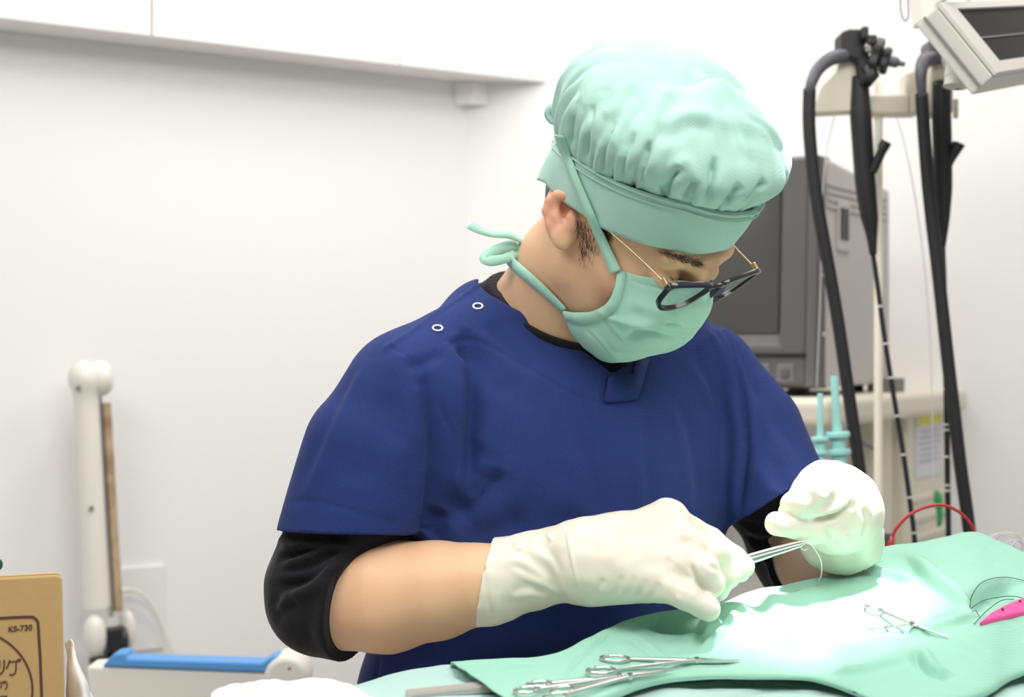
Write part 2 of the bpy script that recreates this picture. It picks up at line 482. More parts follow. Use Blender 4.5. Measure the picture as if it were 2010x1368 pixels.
# ------------------------------------------------------------------ the room
def struct(mb, name, material): return tag(mb.build(name, material), kind='structure')
WL0 = np.array([-0.889, 2.47]); WLD = np.array([0.850, 0.527]); WLD /= np.linalg.norm(WLD)   # left wall line (plan)
WLN = np.array([WLD[1], -WLD[0]])                                                            # its normal, into the room
CORN = WL0 + WLD * 0.935
WBD = unit(np.array([1.0, -0.14])); WBN = np.array([WBD[1], -WBD[0]])
CEIL = 2.62
def wall(name, a, b, nrm, h=CEIL, t=0.1):
    a = V3(a); b = V3(b); n = V3(nrm)
    return struct(MB().prism([(*a, 0), (*b, 0), (*b, h), (*a, h)], (-n[0] * t, -n[1] * t, 0)), name, M['wall'])
wall('wall_left', WL0 - WLD * 2.2, CORN, WLN)
wall('wall_back', CORN, CORN + WBD * 2.4, WBN)
struct(MB().box((0.3, 1.2, -0.05), 5.0, 5.2, 0.1), 'floor', M['floor'])
struct(MB().box((0.3, 1.2, CEIL + 0.05), 5.0, 5.2, 0.1), 'ceiling', M['ceiling'])

# overhead wall cupboard: four door fronts, seams between them
def wl(s, out, z):                       # point on the left wall: s along it from its reference, out into the room
    p = WL0 + WLD * s + WLN * out
    return np.array([p[0], p[1], z])
AL = np.array([[WLD[0], WLN[0], 0], [WLD[1], WLN[1], 0], [0, 0, 1]])
ZB = CZ + 0.55; DEP = 0.108
cab = empty('wall_cupboard', wl(0.0, 0.05, ZB), 'white overhead wall cupboard with flush doors running along the top left', 'cupboard')
S1 = 1.10
# stop the cupboard at the back wall by cutting its right end along that wall
def on_back(out):
    o = WL0 + WLN * out; A = np.array([WLD, -WBD]).T
    return np.linalg.solve(A, CORN + WBN * 0.002 - o)[0]
def cab_prism(s0, s1, o0, o1, z0, z1):
    e0 = s1 if s1 is not None else on_back(o0); e1 = s1 if s1 is not None else on_back(o1)
    return MB().prism([wl(s0, o0, z0), wl(e0, o0, z0), wl(e1, o1, z0), wl(s0, o1, z0)], (0, 0, z1 - z0))
cab_prism(-2.0, None, 0.001, DEP - 0.014, ZB + 0.002, CEIL - 0.01).build('carcass', M['cabinet'], cab)
def s_at(u, out):                        # along-wall position of the photo column u at the given stand-off
    k = (u - 1005) / FPX; o = WL0 + WLN * out
    return (k * o[1] - o[0]) / (WLD[0] - k * WLD[1])
se = [-2.0, s_at(298, DEP) - 0.62, s_at(298, DEP), s_at(786, DEP), None]
for i in range(4):
    a = se[i] + 0.002; b = se[i + 1] - 0.002 if se[i + 1] is not None else None
    cab_prism(a, b, DEP - 0.014, DEP, ZB, CEIL - 0.02).build('door', M['cabinet'], cab, bevel=0.001)
# small filler strip under the cupboard, in the corner
tag(MB().prism([wl(on_back(0.002) - 0.03, 0.002, ZB - 0.045), wl(on_back(0.002), 0.002, ZB - 0.045), wl(on_back(0.03), 0.03, ZB - 0.045), wl(on_back(0.03) - 0.035, 0.03, ZB - 0.045)], (0, 0, 0.0455)).build('trim_1', M['cabinet']), kind='structure')

# ------------------------------------------------------------------ folding lamp on the left wall
def wpx(u, v, out):                      # photo point on a plane parallel to the left wall
    s = s_at(u, out); p = wl(s, out, 0); return np.array([p[0], p[1], CZ - (v - 684) / FPX * p[1]])
lamp = empty('folding_arm_lamp', wpx(190, 1330, 0.10), 'cream jointed arm lamp by the left wall with blue edged head', 'lamp')
O = 0.09
def col_line(t): return wpx(168 + 22 * t, 742 + 470 * t, O)
AX = unit(col_line(1) - col_line(0)); XW = np.array([WLD[0], WLD[1], 0]); XW = unit(XW - AX * (XW @ AX)); YW = np.cross(AX, XW)
YW = YW if YW @ np.array([WLN[0], WLN[1], 0]) > 0 else -YW
px = 2.36 / FPX
am = MB()
n = 24; prof = []
vv = []; ff = []
rings = [(-36, 4), (-33, 14), (-26, 24), (-15, 32), (0, 35.5), (12, 34), (22, 30), (36, 27), (60, 26), (200, 27), (380, 28), (470, 29)]
for (hh, r) in rings:
    for k in range(n):
        a = 2 * math.pi * k / n
        sx = 1.0 if hh > 30 else 1.0
        vv.append(col_line(0) + AX * hh * px + XW * math.cos(a) * r * px + YW * math.sin(a) * r * px * (0.9 if hh > 25 else 1))
for i in range(len(rings) - 1):
    for k in range(n): ff.append((i * n + k, i * n + (k + 1) % n, (i + 1) * n + (k + 1) % n, (i + 1) * n + k))
ff.append(tuple(range(n - 1, -1, -1))); ff.append(tuple((len(rings) - 1) * n + k for k in range(n)))
am.add(vv, ff); am.build('arm', M['lamp_white'], lamp, angle=60)
MB().lathe([(0.0, -.0), (22 * px, 0), (31 * px, 5 * px), (37 * px, 18 * px), (36 * px, 34 * px), (28 * px, 44 * px), (8 * px, 48 * px)], wpx(202, 742, O) - XW * 30 * px, XW, 24).build('pivot_cap', M['lamp_white'], lamp, angle=50)
MB().tube([wpx(194, 778, O + .005), wpx(218, 1210, O + .005)], 7.5 * px, 12).build('steel_rail', M['steel'], lamp, angle=40)
MB().box((wpx(206, 780, O) + wpx(231, 1208, O)) / 2, 15 * px, 30 * px, 430 * px, np.stack([XW, YW, -unit(wpx(231, 1208, O) - wpx(206, 780, O))], 1)).build('slot', M['brown'], lamp)
for (u, v) in ((146, 761), (172, 995), (173, 1225)):
    MB().lathe([(0.003, -.004), (0.0045, 0.0015), (0.003, 0.0035)], wpx(u, v, O) + YW * 27 * px, YW, 14).build('screw', M['grey'], lamp, angle=40)
jb = MB()
jv = MB()
def blob(mb, c, r, axes=None, n=16):
    bm = bmesh.new(); bmesh.ops.create_uvsphere(bm, u_segments=n * 2, v_segments=n, radius=1)
    A = np.eye(3) if axes is None else np.asarray(axes).T
    bm.verts.index_update()
    mb.add([A @ (np.array(w.co) * np.array(r)) + V3(c) for w in bm.verts], [[w.index for w in f.verts] for f in bm.faces]); bm.free(); return mb
AXS = np.stack([XW, YW, AX])
blob(MB(), wpx(186, 1248, O + .012), (24 * px, 26 * px, 44 * px), AXS).build('joint_cover', M['lamp_white'], lamp, smooth=True)
blob(MB(), wpx(252, 1235, O - .02), (16 * px, 20 * px, 40 * px), AXS).build('joint_cover', M['lamp_white'], lamp, smooth=True)
MB().lathe([(0.0, 0), (27 * px, 0), (31 * px, 4 * px), (31 * px, 40 * px), (27 * px, 44 * px)], wpx(204, 1262, O), XW, 20).build('hinge', M['black'], lamp, angle=40)
MB().box(wpx(222, 1244, O + .014), 34 * px, 30 * px, 26 * px, AXS.T, 0.003).build('hinge', M['black'], lamp)
MB().box(wpx(200, 1298, O + .012), 46 * px, 30 * px, 20 * px, AXS.T, 0.003).build('hinge', M['black'], lamp)
# lamp head: long shade lying to the right
d0 = 2.05
def hp(u, v, o=0.0): return at(u, v, d0 + o)
hx = unit(hp(530, 1318) - hp(205, 1308)); 
sh = MB(); sh.prism([hp(168, 1308, -.03), hp(205, 1306, -.03), hp(528, 1319, -.03), hp(556, 1290, -.03), hp(590, 1318, -.03), hp(606, 1350, -.03), hp(610, 1420, -.03), hp(178, 1420, -.03)], (0, .05, 0))
sh.build('shade', M['lamp_white'], lamp, angle=30, bevel=.006, seg=3)
MB().prism([hp(200, 1308, -.034), hp(222, 1284, -.034), hp(246, 1281, -.034), hp(250, 1293, -.034), hp(514, 1301, -.034), hp(535, 1288, -.034), hp(556, 1290, -.034), hp(528, 1320, -.034)], (0, .040, 0)).build('edge_strip', M['lamp_blue'], lamp, bevel=.003)
en = MB(); nn = 20
ring = [hp(560 + 44 * math.cos(a), 1334 - 46 * math.sin(a), -.04) for a in np.linspace(0, 2 * math.pi, nn, endpoint=False)]
en.prism(ring, (0, .065, 0)); en.build('end_cap', M['lamp_white'], lamp, angle=40, bevel=.008, seg=3)
MB().lathe([(.002, -.001), (.002, .001), (.001, .0015)], hp(568, 1312, -.04), (0, -1, 0), 12).build('screw', M['red'], lamp, angle=40)

# socket plate and cord on the wall behind the lamp
sock = tag(MB().box((wpx(279, 1194, .004)), 88 * px * 1.1, .008, 168 * px * 1.08, AL, .002).build('socket_plate', M['white']), 'flat white rectangular plate on the left wall behind the lamp arm', 'wall plate')
cord = MB().tube(spline([wpx(232, 1160, .06), wpx(258, 1158, .04), wpx(285, 1172, .03), wpx(312, 1215, .02), wpx(330, 1262, .02), wpx(342, 1300, .02), wpx(346, 1420, .02)], 8), [0.0065 * max(.42, 1 - i / 16) for i in range(49)], 10).build('lamp_cord', M['lamp_white'], smooth=True)
tag(cord, 'cream cord drooping from the lamp arm across the wall plate', 'cord')

# ------------------------------------------------------------------ cardboard box, bag, green thing at the left edge
BD = 1.26
box = empty('cardboard_box', at(20, 1450, BD + .1), 'brown cardboard box with dark printed frame and circle, at the left edge', 'box')
def bp(u, v, o=0.0): return at(u, v, BD + o)
MB().prism([bp(-330, 1152), bp(113, 1128), bp(122, 1133), bp(128, 1420), bp(128, 1640), bp(-330, 1640)], V3((-0.33, 1, -0.150)) * .14).build('carton', M['card'], box, bevel=.002)
MB().prism([bp(-330, 1148, .002), bp(110, 1125, .002), bp(121, 1129, .002), bp(-330, 1154, .002)], V3((-0.33, 1, -0.152)) * .135).build('flap', M['card'], box)
def ink_path(pts, w, name, closed=False):
    m = MB(); P = [(V3(q)) for q in pts]; n = len(P); L = []; R = []
    for i in range(n):
        a = P[max(i - 1, 0)]; b = P[min(i + 1, n - 1)]; t = unit(b - a); s_ = np.array([t[2], 0, -t[0]]) * w / 2
        L.append(P[i] + s_); R.append(P[i] - s_)
    yo = np.array([0, -.0006, 0]); vv = [p + yo for p in L] + [p + yo for p in R] + [p for p in L] + [p for p in R]
    f = []
    for i in range(n - 1):
        f += [(i, i + 1, n + i + 1, n + i), (i, 2 * n + i, 2 * n + i + 1, i + 1), (n + i, n + i + 1, 3 * n + i + 1, 3 * n + i)]
    f += [(0, n, 3 * n, 2 * n), (n - 1, 3 * n - 1, 4 * n - 1, 2 * n - 1)]
    m.add(vv, f); return m.build(name, M['ink'], box)
fr = [(-330, 1229), (-100, 1219), (40, 1211)] + [(60 + 15 * math.sin(a), 1225.5 - 15 * math.cos(a)) for a in np.linspace(0.1, 1.5, 8)] + [(79, 1290), (82, 1368), (85, 1500)]
ink_path([bp(u, v) for u, v in fr], .0022, 'printed_frame')
ink_path([bp(-62 + 126 * math.cos(a), 1354 - 118 * math.sin(a)) for a in np.linspace(-1.2, 2.6, 60)], .0016, 'printed_circle')
def strokes(lst, w, name):
    mb = MB()
    for st in lst:
        o = ink_path([bp(u, v) for u, v in st], w, name)
        me = o.data; base = [tuple(q.co) for q in me.vertices]; fc = [tuple(p.vertices) for p in me.polygons]
        bpy.data.objects.remove(o); mb.add(base, fc)
    return mb.build(name, M['ink'], box)
# the big characters: end of a katakana word, then a bracketed line under it
strokes([[(-.5, 1296), (-.5, 1310)], [(8.5, 1295), (8.5, 1308), (7, 1316), (3, 1321), (-3, 1324)],
         [(19, 1295.5), (17, 1304), (13, 1312)], [(18.5, 1299), (32, 1297.5), (31.5, 1314), (30, 1321), (26, 1324), (19, 1324.5)], [(35, 1293), (36, 1299)], [(39, 1292.5), (40, 1298.5)]], .00125, 'printed_word')
strokes([[(-8, 1340), (4, 1339), (2, 1349), (-4, 1352)], [(7.5, 1337), (9, 1338), (9, 1340), (7.5, 1341), (6.3, 1339.5), (7.5, 1337)], [(11, 1336), (14.5, 1343), (13.5, 1349), (10, 1353)]], .0009, 'printed_line')
strokes([[(-6, 1368), (14, 1366.5)], [(13, 1366), (13, 1376)]], .0011, 'printed_line')
# model number in outline letters
fc = bpy.data.curves.new('printed_number', 'FONT'); fc.body = 'KS-730'; fc.size = 1; fc.extrude = 0.02; fc.offset = 0.012
to = bpy.data.objects.new('tmp', fc); col.objects.link(to); bpy.context.view_layer.update()
tm = bpy.data.meshes.new_from_object(to.evaluated_get(bpy.context.evaluated_depsgraph_get()))
xs = np.array([q.co[:] for q in tm.vertices]); bpy.data.objects.remove(to)
xs[:, 0] -= xs[:, 0].min(); wd = xs[:, 0].max(); ht = xs[:, 1].max()
a0 = bp(17, 1240.5); a1 = bp(63.5, 1236.0); e = (a1 - a0) / wd; hu = np.array([0, 0, np.linalg.norm(bp(17, 1229.5) - bp(17, 1240.5)) / ht])
pv = a0 + xs[:, :1] * e + xs[:, 1:2] * hu + np.array([0, -1, 0]) * (.0003 + .0003 * np.sign(xs[:, 2:3]))
tm.vertices.foreach_set('co', pv.astype(np.float32).ravel()); tm.update()
link('printed_number', tm, M['ink'], box, smooth=False)

bag = patch([[at(131, 1262, 1.36), at(140, 1255, 1.35), at(150, 1285, 1.34), at(160, 1320, 1.36)],
             [at(131, 1300, 1.34), at(145, 1300, 1.33), at(160, 1325, 1.33), at(172, 1350, 1.36)],
             [at(132, 1345, 1.34), at(150, 1345, 1.32), at(172, 1360, 1.32), at(188, 1385, 1.36)],
             [at(134, 1420, 1.34), at(155, 1420, 1.31), at(184, 1420, 1.31), at(205, 1430, 1.36)]], 10, 10)
R_, C_ = bag.shape[:2]
bo = Surf(bag.reshape(-1, 3), grid_faces(R_, C_)); bo.noise(.004, 45)
bo = bo.obj('plastic_bag', M['white']); so = bo.modifiers.new('thickness', 'SOLIDIFY'); so.thickness = .0012
tag(bo, 'crumpled white plastic bag leaning against the cardboard box', 'bag')
tag(MB().lathe([(.002, 0), (.0035, .002), (.0038, .006), (.0025, .009)], at(-3, 1118, 1.30), (0, 0, 1), 16).build('dark_green_knob', M['dark_green'], angle=40), 'tiny dark green knob at the left edge above the cardboard box', 'knob')
# ------------------------------------------------------------------ tower cart and monitor at the right
AL2 = math.radians(34); NF = np.array([-math.sin(AL2), -math.cos(AL2), 0]); TF = np.array([math.cos(AL2), -math.sin(AL2), 0]); UP = np.array([0, 0, 1.0])
AM = np.stack([TF, NF, UP], 1)
MR = at(1588, 684, 2.25); MR[2] = 0                    # plan point of the monitor's front right edge
def mp(a, b, z): return np.array([MR[0], MR[1], 0]) - TF * a - NF * b + UP * z      # a: left along the front, b: back
def zv(v, d): return CZ - (v - 684) / FPX * d
zt = zv(297, 2.25); zb = zv(764, 2.25)
mon = empty('crt_monitor', mp(.17, .2, zb), 'dark grey tube monitor with a cream casing standing on the cart behind the person', 'monitor')
W_ = .36
# front bezel leaning back a little at the top
def bz(a, z, b): return mp(a, b + (z - zb) * .045, z)
def fr_ring(l, r, t, b, dep): return [bz(l, t, dep), bz(r, t, dep), bz(r, b, dep), bz(l, b, dep)]
bzm = MB()
o0 = fr_ring(W_, 0.0, zt, zb, .03); o1 = fr_ring(W_ - .008, .008, zt - .008, zb + .006, 0.0)
sb = zv(655, 2.25); stp = zv(345, 2.25)
i1 = fr_ring(W_ - .05, .050, stp + .012, sb - .018, 0.0); i0 = fr_ring(W_ - .062, .061, stp, sb, .022)
bk = fr_ring(W_, 0, zt, zb, .07)
vv = bk + o0 + o1 + i1 + i0; ff = []
for q in range(4):
    for k in range(4):
        k2 = (k + 1) % 4; ff.append((q * 4 + k, (q + 1) * 4 + k, (q + 1) * 4 + k2, q * 4 + k2))
bzm.add(vv, ff); bzm.add(bk, [(0, 1, 2, 3)]); bzm.build('bezel', M['crt_grey'], mon, bevel=.004)
eg = MB(); eg.prism([bz(.006, zt - .004, -.001), bz(-.001, zt - .004, .012), bz(-.001, zb + .004, .012), bz(.006, zb + .004, -.001)], -NF * .002 + TF * .002); eg.build('bezel_edge', M['crt_light'], mon)
scr = patch([[bz(W_ - .064 - x * (W_ - .127), stp - .001 - y * (stp - sb - .002), .020 - .012 * (1 - (2 * x - 1) ** 2) * (1 - (2 * y - 1) ** 2)) for x in np.linspace(0, 1, 5)] for y in np.linspace(0, 1, 5)], 6, 6)
so = mesh_np('screen', scr.reshape(-1, 3), grid_faces(*scr.shape[:2]), M['crt_screen'], mon)
z1 = zv(697, 2.25)
MB().box(bz(.17, z1, -.001), W_ - .03, .004, .006, AM).build('bezel_groove', M['black'], mon)
def ring_btn(a, zc, s):
    b = MB().box(bz(a, zc, .001), s, .006, s, AM, .002).build('button_plate', M['crt_light'], mon)
    MB().box(bz(a, zc, -.003), s * .45, .005, s * .45, AM, .0015).build('button', M['crt_grey'], b)
zbtn = zv(733, 2.25)
ring_btn(.082, zbtn, .030); ring_btn(.040, zbtn - .0, .030)
ca = MB()
f_ = [mp(-.003, .066, zb + .002), mp(W_ + .003, .066, zb + .002), mp(W_ + .003, .066, zt - .002), mp(-.003, .066, zt - .002)]
b_ = [mp(-.003, .37, zb + .002), mp(W_ + .003, .37, zb + .002), mp(W_ + .003, .37, zt - .028), mp(-.003, .37, zt - .028)]
ca.add(f_ + b_, [(3, 2, 1, 0), (4, 5, 6, 7), (0, 1, 5, 4), (1, 2, 6, 5), (2, 3, 7, 6), (3, 0, 4, 7)])
ca.build('casing', M['crt_case'], mon, bevel=.006)
for k in range(4):
    MB().box(mp(-.004, .21, zt - .045 - k * .012), .004, .28, .004, AM).build('vent_rib', M['lightgrey'], mon)
hr = MB(); hr.box(mp(-.004, .135, zv(440, 2.33)), .006, .055, .085, AM, .002).build('handle_recess_rim', M['lightgrey'], mon)
MB().box(mp(-.006, .135, zv(437, 2.33)), .006, .032, .052, AM).build('handle_recess', M['black'], mon)
for v in (540, 656): MB().lathe([(.003, 0), (.003, .002)], mp(-.0035, .05, zv(v, 2.28)), -(-TF), 10).build('screw', M['white'], mon)
for (a, b) in ((.05, .08), (.31, .08), (.05, .33), (.31, .33)):
    MB().lathe([(.018, -.012), (.018, .003)], mp(a, b, zb), UP, 16).build('foot', M['black'], mon)

# cart: cream slab top with a round nose, post, louvred column
ct = zb - .0125
cart = empty('equipment_cart', mp(.2, .35, 0), 'cream medical tower cart carrying the monitor, with a louvred side column', 'cart')
tp = MB(); prof = [(-.012, 0), (-.004, -.004), (0, -.014), (0, -.03), (-.006, -.040), (-.02, -.044)]
tp.prism([mp(-.055, -.06, ct), mp(-.055, .66, ct), mp(-.035, .70, ct), (mp(.44, .70, ct)), mp(.44, -.06, ct)], (0, 0, -.046)); tp.build('top_shelf', M['beige'], cart, bevel=.014, seg=4)
MB().box(mp(.02, .345, (ct - .04) / 2 + .02), .05, .085, ct - .08, AM, .014).build('post', M['beige'], cart)
MB().box(mp(.40, .44, ct / 2 - .04), .05, .05, ct - .08, AM, .012).build('post', M['beige'], cart)
MB().box(mp(.22, .46, .62), .34, .03, 1.12, AM).build('back_panel', M['white'], cart)
MB().box(mp(.05, .14, ct / 2 + .02), .012, .31, ct - .13, AM).build('side_panel', M['white'], cart)
lc = MB().box(mp(.05, .545, (ct - .04) / 2 + .02), .14, .27, ct - .08, AM, .01); colu = lc.build('louvred_column', M['beige'], cart)
for k in range(9):
    MB().box(mp(-.021, .545, ct - .20 - k * .036), .010, .22, .012, AM, .003).build('louvre', M['beige'], colu)
lab = MB().box(mp(-.0215, .535, ct - .105), .002, .16, .115, AM).build('label_sheet', M['paper'], colu)
MB().box(mp(-.023, .535, ct - .056), .002, .14, .019, AM).build('label_heading', M['yellow'], colu)
for k in range(6): MB().box(mp(-.0228, .53, ct - .078 - k * .011), .001, .11 + .012 * ((k * 7) % 3 - 1), .003, AM).build('label_print', M['print'], colu)
MB().box(mp(.2, .3, .25), .5, .75, .05, AM, .01).build('base', M['beige'], cart)
MB().box(mp(.2, .3, .74), .46, .70, .025, AM, .006).build('shelf', M['beige'], cart)
for (a, b) in ((-.02, 0), (.42, 0), (-.02, .6), (.42, .6)):
    w_ = MB().lathe([(.02, -.012), (.045, -.012), (.045, .012), (.02, .012)], mp(a, b, .045), TF, 20).build('wheel', M['black'], cart, angle=40)
    MB().box(mp(a, b, .13), .02, .03, .19, AM, .003).build('wheel_fork', M['grey'], w_)
tag(MB().box(at(1716, 1128, 2.12), .045, .06, .12, AM, .006).build('black_box', M['black'], bevel=.003), 'black upright box right of the bare forearm, behind the drape', 'box')
tag(MB().box(at(1739, 756, 2.52) , .052, .05, .026, AM, .003).build('connector_block', M['grey']), 'small dark grey block at the back of the cream cart top', 'connector')
gcl = MB().tube(spline([at(1838, 962, 2.55), at(1842, 985, 2.55), at(1845, 1012, 2.55), at(1843, 1034, 2.55)], 5), [.003, .0045, .006, .007, .0075, .0075, .007, .007, .006, .006, .006, .005, .005, .005, .004, .003], 10)
tag(gcl.build('green_clip', M['green'], smooth=True), 'slim green clip hanging at the right edge of the louvred cart column', 'clip')

# ------------------------------------------------------------------ endoscope hanger with two flexible scopes
SD = 2.10
def sp_(u, v, o=0.0): return at(u, v, SD + o)
hang = empty('scope_hanger', np.array([*sp_(1724, 684, .05)[:2], 0]), 'cream stand with two hanging plates for the black scopes', 'stand')
hb = sp_(1724, 684, .05)
MB().tube([(hb[0], hb[1], .03), (hb[0], hb[1], sp_(0, 150)[2])], .0065, 14).build('pole', M['beige'], hang, smooth=True)
MB().box((hb[0], hb[1], .02), .20, .20, .04, None, .01).build('base', M['beige'], hang)
MB().prism([sp_(1700, 186, .03), sp_(1790, 184, .03), sp_(1790, 224, .03), sp_(1716, 224, .03), sp_(1704, 214, .03)], (0, .04, 0)).build('crossbar', M['beige'], hang, bevel=.004)
MB().prism([sp_(1778, 142, .03), sp_(1808, 132, .03), sp_(1808, 224, .03), sp_(1778, 224, .03)], (0, .04, 0)).build('crossbar', M['beige'], hang, bevel=.004)
MB().prism([sp_(1648, 112), sp_(1660, 106), sp_(1680, 107), sp_(1687, 118), sp_(1696, 212), sp_(1694, 216), sp_(1600, 221), sp_(1599, 205), sp_(1612, 170), sp_(1642, 140)], (0, .045, 0)).build('holder_plate', M['beige'], hang, bevel=.005)
MB().prism([sp_(1831, 122), sp_(1872, 120), sp_(1874, 128), sp_(1872, 224), sp_(1822, 226), sp_(1816, 214), sp_(1822, 165)], (0, .045, 0)).build('holder_plate', M['beige'], hang, bevel=.005)
MB().tube([sp_(1876, 195, .02), sp_(1876, 232, .02)], .004, 10).build('hook', M['beige'], hang)

def scope(label, loc):
    return empty('endoscope', loc, label, 'endoscope', 'flexible scopes on the hanger')
pxs = SD / FPX
s1 = scope('black flexible scope with its knobbed head in view, left of the two on the stand', sp_(1672, 120))
bdy = MB(); bdy.prism([sp_(1652, 62, -.02), sp_(1668, 56, -.02), sp_(1694, 56, -.02), sp_(1702, 64, -.02), sp_(1712, 140, -.02), sp_(1708, 162, -.02), sp_(1690, 168, -.02), sp_(1684, 118, -.02), sp_(1652, 106, -.02)], (0, .05, 0)); bdy.build('control_body', M['rubber'], s1, bevel=.006, seg=3)
MB().box(sp_(1696, 66, -.03), .010, .02, .018, None, .003).build('valve_button', M['black'], s1)
MB().box(sp_(1708, 80, -.028), .016, .022, .014, None, .003).build('valve_button', M['black'], s1)
MB().lathe([(.0, 0), (.007, 0), (.009, .003), (.009, .008), (.0, .009)], sp_(1702, 95, -.028), unit((.5, -.8, .2)), 14).build('valve_cap', M['steel'], s1, angle=40)
kx = unit((.92, -.3, -.28))
def knob(o, r, h, lobes, m, name, amp=.18):
    mb = MB(); n = lobes * 8; ref = unit(np.cross(kx, (0, 0, 1))); yy = np.cross(kx, ref); vv = []; ff = []
    for (hh, s_) in ((0, .85), (.15 * h, 1), (.85 * h, 1), (h, .85)):
        for k in range(n):
            a = 2 * math.pi * k / n; rr = r * s_ * (1 - amp * (.5 + .5 * math.cos(lobes * a)))
            vv.append(V3(o) + kx * hh + ref * rr * math.cos(a) + yy * rr * math.sin(a))
    for i in range(3):
        for k in range(n): ff.append((i * n + k, i * n + (k + 1) % n, (i + 1) * n + (k + 1) % n, (i + 1) * n + k))
    ff += [tuple(range(n - 1, -1, -1)), tuple(3 * n + k for k in range(n))]
    mb.add(vv, ff); return mb.build(name, m, s1, angle=35)
ko = sp_(1710, 112, -.01)
knob(ko, .030, .014, 6, M['black'], 'angle_knob')
knob(ko + kx * .016, .021, .011, 5, M['black'], 'angle_knob', .25)
MB().lathe([(.008, 0), (.008, .012), (.004, .016), (.0035, .024)], ko + kx * .026, kx, 14).build('knob_axle', M['grey_rubber'], s1, angle=40)
MB().tube([sp_(1702, 128, -.02), sp_(1712, 148, -.02), sp_(1698, 160, -.02)], .011, 12).build('lever', M['black'], s1, smooth=True)
def rad(a, b, n): return list(np.linspace(a, b, n))
p = spline([sp_(1660, 108, -.01), sp_(1630, 116, -.02), sp_(1606, 136, -.025), sp_(1594, 160, -.03), sp_(1589, 178, -.03)], 6)
MB().tube(p, rad(15 * pxs, 9.5 * pxs, len(p)), 16).build('strain_relief', M['grey_rubber'], s1, smooth=True)
p = spline([sp_(u, v, -.03) for u, v in ((1589, 174), (1588, 240), (1594, 320), (1606, 410), (1624, 510), (1644, 625), (1661, 740), (1677, 850), (1692, 960), (1702, 1060), (1706, 1160), (1700, 1300))], 8)
MB().tube(p, 12.5 * pxs, 16).build('light_guide_cable', M['rubber'], s1, smooth=True)
p = spline([sp_(u, v, .0) for u, v in ((1688, 150), (1689, 214), (1693, 280), (1698, 350), (1704, 405), (1710, 450), (1714, 500))], 6)
rr = np.interp(np.linspace(0, 1, len(p)), [0, .2, .55, .75, .9, 1], [16, 21, 20, 17, 10, 7]) * pxs
MB().tube(p, rr, 18).build('insertion_grip', M['rubber'], s1, smooth=True)
it = spline([sp_(u, v, .0) for u, v in ((1713, 492), (1722, 556), (1733, 640), (1745, 720), (1758, 800), (1773, 890), (1786, 985), (1796, 1070), (1800, 1200))], 8)
MB().tube(it, 5 * pxs, 12).build('insertion_tube', M['rubber'], s1, smooth=True)
def bands(path, fr, r, parent):
    for f in fr:
        i = f * (len(path) - 1); k = int(i); a = path[k] + (path[k + 1] - path[k]) * (i - k); t = unit(path[k + 1] - path[k])
        MB().lathe([(r, 0), (r, .003)], a, t, 12).build('depth_mark', M['tube_white'], parent, smooth=False)
bands(it, (.19, .30, .405, .52, .625, .735, .84), 5.4 * pxs, s1)
MB().tube([sp_(1712, 338, -.01), sp_(1724, 312, -.015), sp_(1736, 286, -.02)], [9 * pxs, 9 * pxs, 9 * pxs], 14).build('biopsy_port', M['black'], s1, smooth=False, angle=40)
MB().tube([sp_(1732, 292, -.018), sp_(1740, 278, -.02)], 11 * pxs, 14).build('port_cap', M['black'], s1, angle=40)

s2 = scope('black flexible scope half behind the overhead panel, right of the two on the stand', sp_(1846, 120))
MB().prism([sp_(1824, 78, -.02), sp_(1836, 72, -.02), sp_(1862, 74, -.02), sp_(1870, 90, -.02), sp_(1868, 122, -.02), sp_(1826, 118, -.02)], (0, .05, 0)).build('control_body', M['grey_rubber'], s2, bevel=.006, seg=3)
MB().lathe([(.012, 0), (.014, .004), (.014, .012), (.01, .015)], sp_(1868, 100, -.02), (1, -.2, -.1), 16).build('angle_knob', M['black'], s2, angle=40)
p = spline([sp_(1832, 112, -.01), sp_(1814, 120, -.02), sp_(1808, 145, -.03), sp_(1810, 190, -.03)], 6)
MB().tube(p, [15 * pxs] * 4 + list(np.linspace(15, 9, len(p) - 4) * pxs), 16).build('strain_relief', M['grey_rubber'], s2, smooth=True)
p = spline([sp_(u, v, -.03) for u, v in ((1809, 184), (1814, 260), (1820, 340), (1829, 430), (1840, 520), (1851, 620), (1862, 720), (1874, 820), (1886, 920), (1900, 1020), (1910, 1120), (1908, 1300))], 8)
MB().tube(p, 12.5 * pxs, 16).build('light_guide_cable', M['rubber'], s2, smooth=True)
p = spline([sp_(u, v, .0) for u, v in ((1848, 160), (1848, 225), (1850, 300), (1851, 370), (1851, 430), (1850, 485))], 6)
rr = np.interp(np.linspace(0, 1, len(p)), [0, .25, .6, .8, 1], [18, 19, 18, 13, 6]) * pxs
MB().tube(p, rr, 18).build('insertion_grip', M['rubber'], s2, smooth=True)
it = spline([sp_(u, v, .0) for u, v in ((1850, 480), (1853, 560), (1855, 660), (1857, 760), (1859, 860), (1860, 960), (1862, 1060), (1862, 1200))], 8)
MB().tube(it, 5.5 * pxs, 12).build('insertion_tube', M['rubber'], s2, smooth=True)
bands(it, (.335, .43, .53, .545, .62, .70, .715), 6.4 * pxs, s2)
MB().lathe([(5 * pxs, -.02), (7 * pxs, .006), (12 * pxs, .026), (13 * pxs, .029), (9 * pxs, .030)], sp_(1866, 318, -.01), unit((.38, -.1, .9)), 16).build('biopsy_port', M['black'], s2, angle=40)

